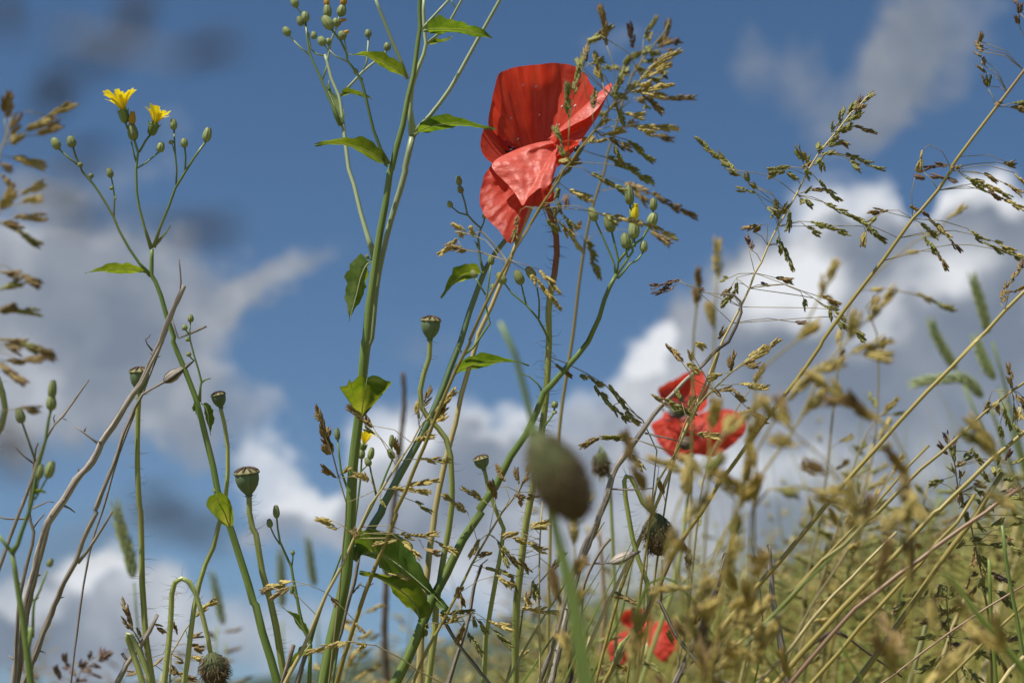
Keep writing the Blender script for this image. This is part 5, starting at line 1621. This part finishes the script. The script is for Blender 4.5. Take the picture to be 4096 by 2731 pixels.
blade('large blurred olive blade near the corner panicles, bending right', '33 1900,900 1800,760 1700,620 1640,560 1580,560', 44, .45, m='blade', seed=7)
blade('wide blurred pale blade cutting the right margin', '23 2351,1568 2200,1450 2080,1350 1950,1280', 60, .42, m='blade_pale', seed=8)
blade('slim bright green blade right of the spiny bud', '32 2230,1568 2310,1200 2300,900 2250,500 2190,240', 16, .66, seed=9)
blade('thin bright blade between the pale dry stalks under the small poppy', '32 480,1568 700,1050 800,850 1000,480 1180,100', 16, .57, m='blade', seed=10)
blade('yellowish blade rising past the kinked seed-head stem base', '31 1380,1568 1460,1440 1560,1320 1640,1150 1740,950', 12, .61, m='blade_pale', seed=11)
blade('green blade leaning left of the low red poppy', '32 100,1568 300,1250 520,950 700,700 900,380', 20, .64, seed=12)
blade('dull green blade standing behind the low red poppy', '32 700,1568 1000,950 1100,500 1200,150', 18, .7, seed=13)
blade('pale blade leaning right over the foot of the thorny twig', '32 900,1568 1150,1000 1500,720 1850,370', 16, .66, m='blade_pale', seed=14)


def ear(label, s, ears, r, d, w, seed=0):
    """cereal-like grass: stalk and a dense flower spike made of overlapping scales"""
    rt = thing('spike_grass', label, 'grass', base_of(s, d), 'grasses with dense green ears')
    stem(rt, 'culm', s, r, r * .7, d, d, 'blade', True, 6, .02)
    P = spline(world_pts(ears, d), .004)
    b = MB()
    n = len(P)
    rg = random.Random(seed)
    for i in range(1, n):
        z = (P[i] - P[i - 1]).normalized()
        x = z.orthogonal().normalized()
        y = z.cross(x)
        t = i / n
        k = math.sin(math.pi * min(1, .15 + t * .85)) ** .6
        for q in range(5):
            a = q * 1.257 + i * .63
            dr = x * math.cos(a) + y * math.sin(a)
            floret(b, P[i] + dr * w * PX * d * .22 * k, z + dr * .36, dr, .0105, w * PX * d * .34 * k, w * PX * d * .26 * k, rg.random())
    b.build('ear', 'ear_green', rt)
ear('pale green ear of grass standing beside the crossed-over seed head stem', '30 1330,1900 1290,1300 1250,900 1230,650', '30 1230,660 1190,420 1120,180 1078,0', 6, .95, 26, 1)
ear('blurred green ear right of the hooked poppy bud', '30 2120,1900 2070,1200', '30 2060,1080 2010,850 1960,610', 6, 1.25, 17, 2)
ear('blurred green ear standing free above the small two-bud sprig', '31 600,1800 560,900', '31 545,720 510,520 480,290', 6, 1.45, 18, 3)
ear('thick blurred ear low beside the two-bud sprig', '31 260,1700 240,1000', '31 240,920 235,680 225,400', 6, 1.4, 20, 4)
ear('slender green ear rising at the right above the nodding curved ear', '23 2300,900 2150,300 13 2060,1568', '13 2040,1540 1970,1280 1895,1030', 7, 1.1, 22, 5)
ear('green ear leaning left over the row of culms', '23 2050,1000 1800,400', '23 1750,300 1650,130 13 1560,1540 1520,1440', 7, 1.15, 22, 6)
ear('nodding curved green ear near the right margin', '23 2250,1200 2080,700 2000,560', '23 2000,560 1900,430 1800,360 1650,345 1500,355 1390,375', 8, 1.1, 26, 7)
ear('brownish-green ear pointing up beside the slender ear', '23 2260,900 2120,410', '23 2110,400 2000,200 1930,30', 7, 1.1, 22, 8)
ear('upright blurred ear in front of the far ridge', '32 2000,1500 2010,900', '32 2020,900 2000,700 1990,520', 6, 1.6, 22, 9)

# ================================================================== blurred grasses close to the lens, right side
FGT = [
    ('blurred golden panicle lying across the smaller red poppy', '32 1180,1400 22 1500,1568 1640,1300 1760,1100 1900,930 2050,770 2150,680', .44, 16, 150, 150, 62, ('spk_gold', 'spk_green')),
    ('blurred heavy golden-brown panicle drooping over the leaning culms', '33 1100,1400 900,600 23 760,1480 650,1260 520,1080 380,960 250,850 120,700', .43, 15, 110, 170, 66, ('spk_gold', 'spk_brown')),
    ('blurred arched golden spike in front of the big cloud', '33 1300,1200 23 1280,1100 1150,830 1000,720 860,600 740,500 600,430', .45, 13, 90, 190, 64, ('spk_gold', 'spk_brown')),
    ('soft golden panicle reaching up beside the long brown culm', '32 2200,1000 23 -100,1000 120,600 330,350 480,240 620,170 760,110 900,60', .47, 14, 80, 150, 60, ('spk_gold',)),
    ('upright blurred golden spike before the base of the sharp open panicle', '22 2100,1400 2180,700 2290,250 13 250,1568 350,1400 430,1250 520,1050', .46, 8, 30, 140, 60, ('spk_gold',)),
    ('blurred golden spike slanting beside the upright one', '23 300,700 500,250 13 720,1568 850,1420 1000,1270', .47, 8, 30, 150, 60, ('spk_gold',)),
    ('soft golden spike standing left of the curled twig tip', '22 1800,1300 1830,500 12 1860,1480 1870,1200 1880,860', .47, 9, 25, 130, 56, ('spk_gold',)),
    ('brown blurred spike beside the soft golden one', '22 1650,1000 1660,300 12 1670,1480 1690,1300 1690,1120', .50, 7, 30, 110, 52, ('spk_brown',)),
    ('blurred brown-green tangle at the foot of the spiny bud', '32 1700,1300 1500,500 1330,150 22 1230,1500 1150,1250 1100,1050', .46, 14, 110, 130, 58, ('spk_brown', 'spk_gold')),
    ('olive blurred spikes crowding the thorny twig from the right', '32 1900,1000 22 2050,1450 1850,1280 1660,1180 1480,1150', .47, 13, 110, 150, 58, ('spk_gold', 'spk_green')),
    ('horizontal blurred golden spikes low under the spiny bud', '32 2300,1300 2100,800 1850,690 1650,680 1500,700', .50, 9, 60, 150, 54, ('spk_gold',)),
    ('soft panicle hanging into the meadow from the right', '33 -200,1000 23 -150,1568 0,1360 250,1330 500,1370', .47, 9, 70, 150, 58, ('spk_gold', 'spk_green')),
    ('blurred drooping golden head above the far ridge', '33 1900,1000 33 1500,350 1250,120 1000,50 780,-20 650,-60', .44, 10, 70, 150, 60, ('spk_gold',)),
    ('yellow-green blurred head low in the middle of the leaning culms', '33 1500,700 23 1500,1500 1400,1400 1330,1450 1280,1530', .43, 6, 60, 150, 66, ('spk_gold',)),
    ('dull blurred spike in the shadowed foot of the grass', '32 700,1700 560,1400 430,1000 420,750', .47, 8, 80, 120, 56, ('spk_brown', 'spk_gold')),
    ('golden blurred spray left of the low red poppy', '32 350,1800 500,1400 560,1000 540,700 580,420 560,180', .50, 10, 110, 110, 52, ('spk_gold', 'spk_brown')),
    ('green-gold blurred spray right of the low red poppy', '32 1600,1800 1850,1350 2050,1060 2250,930', .50, 9, 80, 120, 54, ('spk_gold',)),
    ('soft blurred panicle at the right margin over the corner', '33 2500,500 23 2351,1450 2200,1150 2080,1000 2000,870', .46, 11, 90, 150, 60, ('spk_gold', 'spk_green')),
]
for i, (lab, ax, d, n, bl, sl, l, ms) in enumerate(FGT):
    d -= .06
    G = Grass('grass_stalk', lab, ax, 5.5, 4, d, d, 'culm_olive', seed=200 + i)
    vis = .62
    G.panicle(vis, .99, max(5, int(n * .85)), bl * 1.1, sl * 1.5, l * 1.2, ms, spread=(14, 58), droop=.15, dense=.34)
    G.finish()
for i, (lab, ax, d, n, bl, sl, l, ms) in enumerate([
    ('slim grass panicle leaning right above the smaller red poppy', '32 1200,1300 22 1500,1000 1800,480 2050,250 2200,130 2351,60', .60, 12, 70, 120, 40, ('spk_gold', 'spk_brown')),
    ('fine grass panicle behind the smaller red poppy, pale', '32 1600,1000 22 1750,1300 1900,900 2100,560 2250,330', .70, 12, 90, 100, 40, ('spk_brown', 'spk_green')),
    ('grass panicle below the tilted seed head, spreading right', '32 -100,1700 32 60,1200 100,900 200,700 400,480', .62, 10, 70, 100, 40, ('spk_brown', 'spk_gold')),
    ('fine hazy panicle in front of the right-hand cloud', '23 500,1500 13 700,1400 900,1050 1150,800 1350,650 1550,550 1700,400', .88, 13, 120, 120, 40, ('spk_gold', 'spk_brown')),
    ('faint panicle hanging between the two long culms', '33 600,500 23 900,1300 1000,700 13 1000,1500 900,1250 1050,1080 1300,1120 1580,1220', .88, 9, 70, 140, 42, ('spk_green', 'spk_gold')),
    ('loose pale panicle under the olive culm, before cloud', '33 500,600 23 700,1500 800,1100 900,850 1000,700 1100,620', .80, 14, 130, 80, 40, ('spk_gold', 'spk_green')),
    ('pale panicle rising from the meadow left of the corner', '33 700,400 23 950,1500 1080,1300 1180,1150', .75, 9, 60, 100, 38, ('spk_gold',)),
]):
    G = Grass('grass_stalk', lab, ax, 5, 2.5, d, d, 'culm_thin', seed=300 + i)
    G.panicle(.55, .99, n, bl, sl, l, ms, spread=(25, 70), droop=.3, dense=.45)
    G.finish()

G = Grass('grass_stalk', 'grass with two slim green spikes hanging left of the smaller red poppy', '32 1150,1568 22 1300,1300 1330,1000 1200,720 1000,560 860,400 700,300 500,200 300,120', 4, 2, .60, .60, 'culm_thin', seed=401)
G.spikes('22', '690,320 830,410; 650,330 680,350; 760,400 960,640; 920,600 1060,750; 890,390 1030,570|1150,680; 1000,540 1110,700; o 1040,660 1180,750; b 400,210 540,330|300,120', 40, 'spk_green', dense=.5)
G.finish()
G = Grass('grass_stalk', 'grass with golden spikes fanning out just above the smaller red poppy', '32 1050,1568 22 1330,1300 1500,1020 1560,900 1700,600 1850,440 2000,290 2150,190 2351,60', 6, 3, .585, .58, 'culm_olive', seed=402)
G.spikes('22', 'b 1410,15 1560,170|1680,640 1640,300; o 1600,200 1720,290|1640,330; o 2140,200 2360,90; o 2180,150 2351,40; o 2090,390 2351,420|1900,400; b 1650,170 1640,80|1680,400; o 1680,10 1770,60|1660,120; b 1270,480 1390,550|1480,640; g 1400,530 1690,680|1480,640; b 1850,440 1910,500; b 2000,430 2140,540|1900,400; b 2150,600 2330,760|1980,440; o 1700,860 1910,870|1600,820; b 800,880 620,960|1300,960 1100,880; g 1100,885 830,885|1300,950; o 1100,1030 1210,1170|1350,1150; o 1940,290 1800,330; g 1560,560 1510,450|1620,760; b 2000,270 2040,90', 44, 'spk_gold', dense=.42)
G.finish()

# ================================================================== mid-distance grasses, one by one
SKYL = [(-600, 2640), (0, 2600), (1200, 2520), (1900, 2420), (2600, 2240), (3100, 2160), (3400, 2070), (4096, 1880), (4800, 1700)]


def skyline(x):
    for (a, ya), (b_, yb) in zip(SKYL, SKYL[1:]):
        if a <= x <= b_:
            return ya + (yb - ya) * (x - a) / (b_ - a)
    return 2600


PROTO = []
for v in range(6):
    rg = random.Random(900 + v)
    c = MB()
    lean = rg.uniform(.02, .12)
    ctop = [Vector((lean * (t ** 2), rg.uniform(-.004, .004), t)) for t in (0, .25, .5, .75, 1.0)]
    S = spline(ctop, .06)
    c.tube(S, [.0026 - .0016 * i / len(S) for i in range(len(S))], 5)
    for k in range(2):
        h = rg.uniform(.1, .45)
        a = rg.uniform(0, 6.28)
        dr = Vector((math.cos(a), math.sin(a), 0))
        sd = Vector((-dr.y, dr.x, 0))
        V, F, T = [], [], []
        for j in range(7):
            t = j / 6
            p = Vector((lean * h * h, 0, h)) + dr * .26 * t + Vector((0, 0, .30 * t - .28 * t * t))
            w = .006 * (1 - t * .92)
            V += [p - sd * w, p + sd * w]
            T += [(-1, t * 3, k), (1, t * 3, k)]
        F = [(2 * j, 2 * j + 1, 2 * j + 3, 2 * j + 2) for j in range(6)]
        c.add(V, F, T)
    hd = MB()
    nb = 22
    for i in range(nb):
        t = .68 + .32 * i / nb
        p = Vector((lean * t * t, 0, t))
        a = i * 2.4
        dr = Vector((math.cos(a), math.sin(a), rg.uniform(.3, 1.0))).normalized()
        ln = (.10 * (1 - i / nb) + .02) * rg.uniform(.6, 1.2)
        q = p + dr * ln
        hd.tube([p, p.lerp(q, .5) + Vector((0, 0, .004)), q], .0006, 3)
        for j in range(7):
            pp = p.lerp(q, .4 + .6 * j / 7)
            floret(hd, pp, dr + Vector((rg.uniform(-.4, .4), rg.uniform(-.4, .4), rg.uniform(-.5, .3))), Vector((1, .2, .1)), .0105, .0026, .0022, rg.random())
    PROTO.append((c, hd, v))
PM = {}
rg = random.Random(77)
mids = []
for i in range(130):
    if i < 114:
        x = rg.uniform(1750, 4400)
    else:
        x = rg.uniform(-300, 1900)
    d = rg.uniform(.85, 2.8)
    ytop = skyline(x) + rg.gauss(10, 120) - (110 if d < 1.2 and x > 2300 else 0)
    if x < 1750:
        ytop = rg.uniform(2450, 2760)
    mids.append((x, ytop, d))
for (x, ytop, d) in mids:
    tip = W(x, ytop, d)
    bx, by = tip.x - rg.uniform(-.02, .12), tip.y + rg.uniform(-.05, .05)
    g = ground_z(bx, by)
    h = tip.z - g
    if h < .15:
        continue
    v = rg.randrange(6)
    m1 = rg.choice(('culm_olive', 'blade', 'straw'))
    m2 = rg.choice(('spk_gold', 'spk_green', 'spk_brown', 'spk_green'))
    if (v, m1) not in PM:
        PM[(v, m1)] = PROTO[v][0].mesh('culm', m1)
    if (v, m2) not in PM:
        PM[(v, m2)] = PROTO[v][1].mesh('seed_head', m2)
    lab = 'out-of-focus %s grass stalk with a %s seed head in the meadow behind the flowers' % ({'culm_olive': 'olive', 'blade': 'green', 'straw': 'straw-pale'}[m1], {'spk_gold': 'golden', 'spk_brown': 'brown', 'spk_green': 'greenish'}[m2])
    rt = thing('grass_stalk', lab, 'grass stalk', (bx, by, g - .01), 'mid-distance meadow grasses')
    rt.rotation_euler = (rg.gauss(0, .08), rg.gauss(.12 if x > 2200 else .02, .12), rg.uniform(-.6, .6))
    sx = .55 + .2 * rg.random()
    rt.scale = (sx, sx, h)
    for nm, k in (('culm', (v, m1)), ('seed_head', (v, m2))):
        ob = bpy.data.objects.new(nm, PM[k])
        COL.objects.link(ob)
        ob.parent = rt

# ================================================================== the meadow itself (uncountable)
import numpy as np
rs = np.random.RandomState(5)
NB = 42000
dd = 1.3 * np.exp(rs.rand(NB) * math.log(26 / 1.3))
xx = rs.uniform(-900, 5000, NB)
X = (xx - 2048) * PX * dd
Y = dd * math.cos(PITCH) + .2 * dd * math.sin(PITCH)
g = 8 * np.tanh(.24 * X / 8) + .02 * np.sin(X * 2.1 + Y * 1.3)
h = rs.uniform(.22, .50, NB) * (.9 + .2 * np.sin(X * 1.7) * np.cos(Y * .9)) * np.clip(.5 + (xx - 1000) / 2800, .5, 1)
w = rs.uniform(.0012, .0032, NB) * np.clip(dd / 3.5, .8, 4)
az = rs.uniform(0, 2 * math.pi, NB)
ln = rs.normal(.10, .14, NB)
ly = rs.normal(0, .10, NB)
SEG = 4
V = np.zeros((NB, SEG + 1, 2, 3))
for j in range(SEG + 1):
    t = j / SEG
    cx = X + ln * h * t ** 1.8 * 1.6
    cy = Y + ly * h * t ** 1.8
    cz = g - .01 + h * t * (1 - .12 * t * np.abs(ln) * 4)
    ww = w * (1 - t * .9)
    V[:, j, 0] = np.stack([cx - np.cos(az) * ww, cy - np.sin(az) * ww, cz], 1)
    V[:, j, 1] = np.stack([cx + np.cos(az) * ww, cy + np.sin(az) * ww, cz], 1)
base = (np.arange(NB) * (SEG + 1) * 2)[:, None, None]
q = np.array([[2 * j, 2 * j + 1, 2 * j + 3, 2 * j + 2] for j in range(SEG)])[None]
Fq = (base + q).reshape(-1, 4)


def np_mesh(name, V, F, mf, tc, matn):
    me = bpy.data.meshes.new(name)
    nv, nf, k = len(V), len(F), F.shape[1]
    me.vertices.add(nv)
    me.vertices.foreach_set('co', V.astype(np.float32).ravel())
    me.loops.add(nf * k)
    me.loops.foreach_set('vertex_index', F.astype(np.int32).ravel())
    me.polygons.add(nf)
    me.polygons.foreach_set('loop_start', np.arange(0, nf * k, k, dtype=np.int32))
    me.update(calc_edges=True)
    a = me.attributes.new('mixf', 'FLOAT', 'POINT')
    a.data.foreach_set('value', mf.astype(np.float32))
    a = me.attributes.new('tc', 'FLOAT_VECTOR', 'POINT')
    a.data.foreach_set('vector', tc.astype(np.float32).ravel())
    me.materials.append(M[matn])
    o = bpy.data.objects.new(name, me)
    COL.objects.link(o)
    return o


nvb = (SEG + 1) * 2
o = np_mesh('meadow_grass_cover', V.reshape(-1, 3), Fq, np.repeat(np.clip(rs.normal(.45, .35, NB), 0, 1), nvb), np.repeat(rs.rand(NB, 3) * 60, nvb, 0), 'meadow')
o['label'], o['category'], o['kind'] = 'dense blurred sunlit grass of the sloping meadow', 'grass', 'stuff'
# seed heads floating over it on the tallest stalks
NH = 2400
idx = rs.choice(NB, NH, replace=False)
tips = V[idx, SEG].mean(1)
per = 9
P0 = np.repeat(tips, per, 0) + np.stack([rs.normal(0, .018, NH * per), rs.normal(0, .018, NH * per), rs.normal(-.03, .03, NH * per)], 1)
dirs = np.stack([rs.normal(.15, .5, NH * per), rs.normal(0, .5, NH * per), rs.normal(.5, .5, NH * per)], 1)
dirs /= np.linalg.norm(dirs, axis=1)[:, None]
sc = np.repeat(np.clip(dd[idx] / 4, .8, 2.6), per)
L_ = rs.uniform(.008, .02, NH * per) * sc
sd = np.cross(dirs, np.array([0, 1.0, .3]))
sd /= np.linalg.norm(sd, axis=1)[:, None] + 1e-9
s2 = np.cross(dirs, sd)
wd = (L_ * .2)[:, None]
VV = np.stack([P0, P0 + dirs * (L_ * .45)[:, None] + sd * wd, P0 + dirs * (L_ * .45)[:, None] - sd * wd * .5 + s2 * wd * .9, P0 + dirs * (L_ * .45)[:, None] - sd * wd * .5 - s2 * wd * .9, P0 + dirs * L_[:, None]], 1).reshape(-1, 3)
bq = (np.arange(NH * per) * 5)[:, None, None]
tq = np.array([[0, 2, 1], [0, 3, 2], [0, 1, 3], [4, 1, 2], [4, 2, 3], [4, 3, 1]])[None]
o = np_mesh('meadow_seed_heads', VV, (bq + tq).reshape(-1, 3), np.repeat(np.clip(rs.normal(.3, .3, NH * per), 0, 1), 5), np.repeat(rs.rand(NH * per, 3) * 60, 5, 0), 'meadow_head')
o['label'], o['category'], o['kind'] = 'mass of tiny golden seed heads over the distant meadow', 'grass', 'stuff'

# ------------------------------------------------------------------ summer haze
b = MB()
x0, y0, z0, z1 = -3750, -3750, -14, 470
V = [Vector((sx * 3750, sy * 3750, z)) for z in (z0, z1) for sx, sy in ((-1, -1), (1, -1), (1, 1), (-1, 1))]
me = bpy.data.meshes.new('haze')
me.from_pydata([tuple(v) for v in V], [], [(3, 2, 1, 0), (4, 5, 6, 7), (0, 1, 5, 4), (1, 2, 6, 5), (2, 3, 7, 6), (3, 0, 4, 7)])
hm = bpy.data.materials.new('haze')
hm.use_nodes = True
hm.node_tree.nodes.clear()
ho = hm.node_tree.nodes.new('ShaderNodeOutputMaterial')
hv = hm.node_tree.nodes.new('ShaderNodeVolumePrincipled')
hv.inputs['Color'].default_value = (.62, .80, 1.0, 1)
hv.inputs['Density'].default_value = 0.00006
hv.inputs['Anisotropy'].default_value = 0.2
hm.node_tree.links.new(hv.outputs[0], ho.inputs['Volume'])
me.materials.append(hm)
o = bpy.data.objects.new('haze', me)
COL.objects.link(o)
struct(o, 'stuff')
o['label'], o['category'] = 'pale summer haze between the meadow and the far ridge', 'haze'
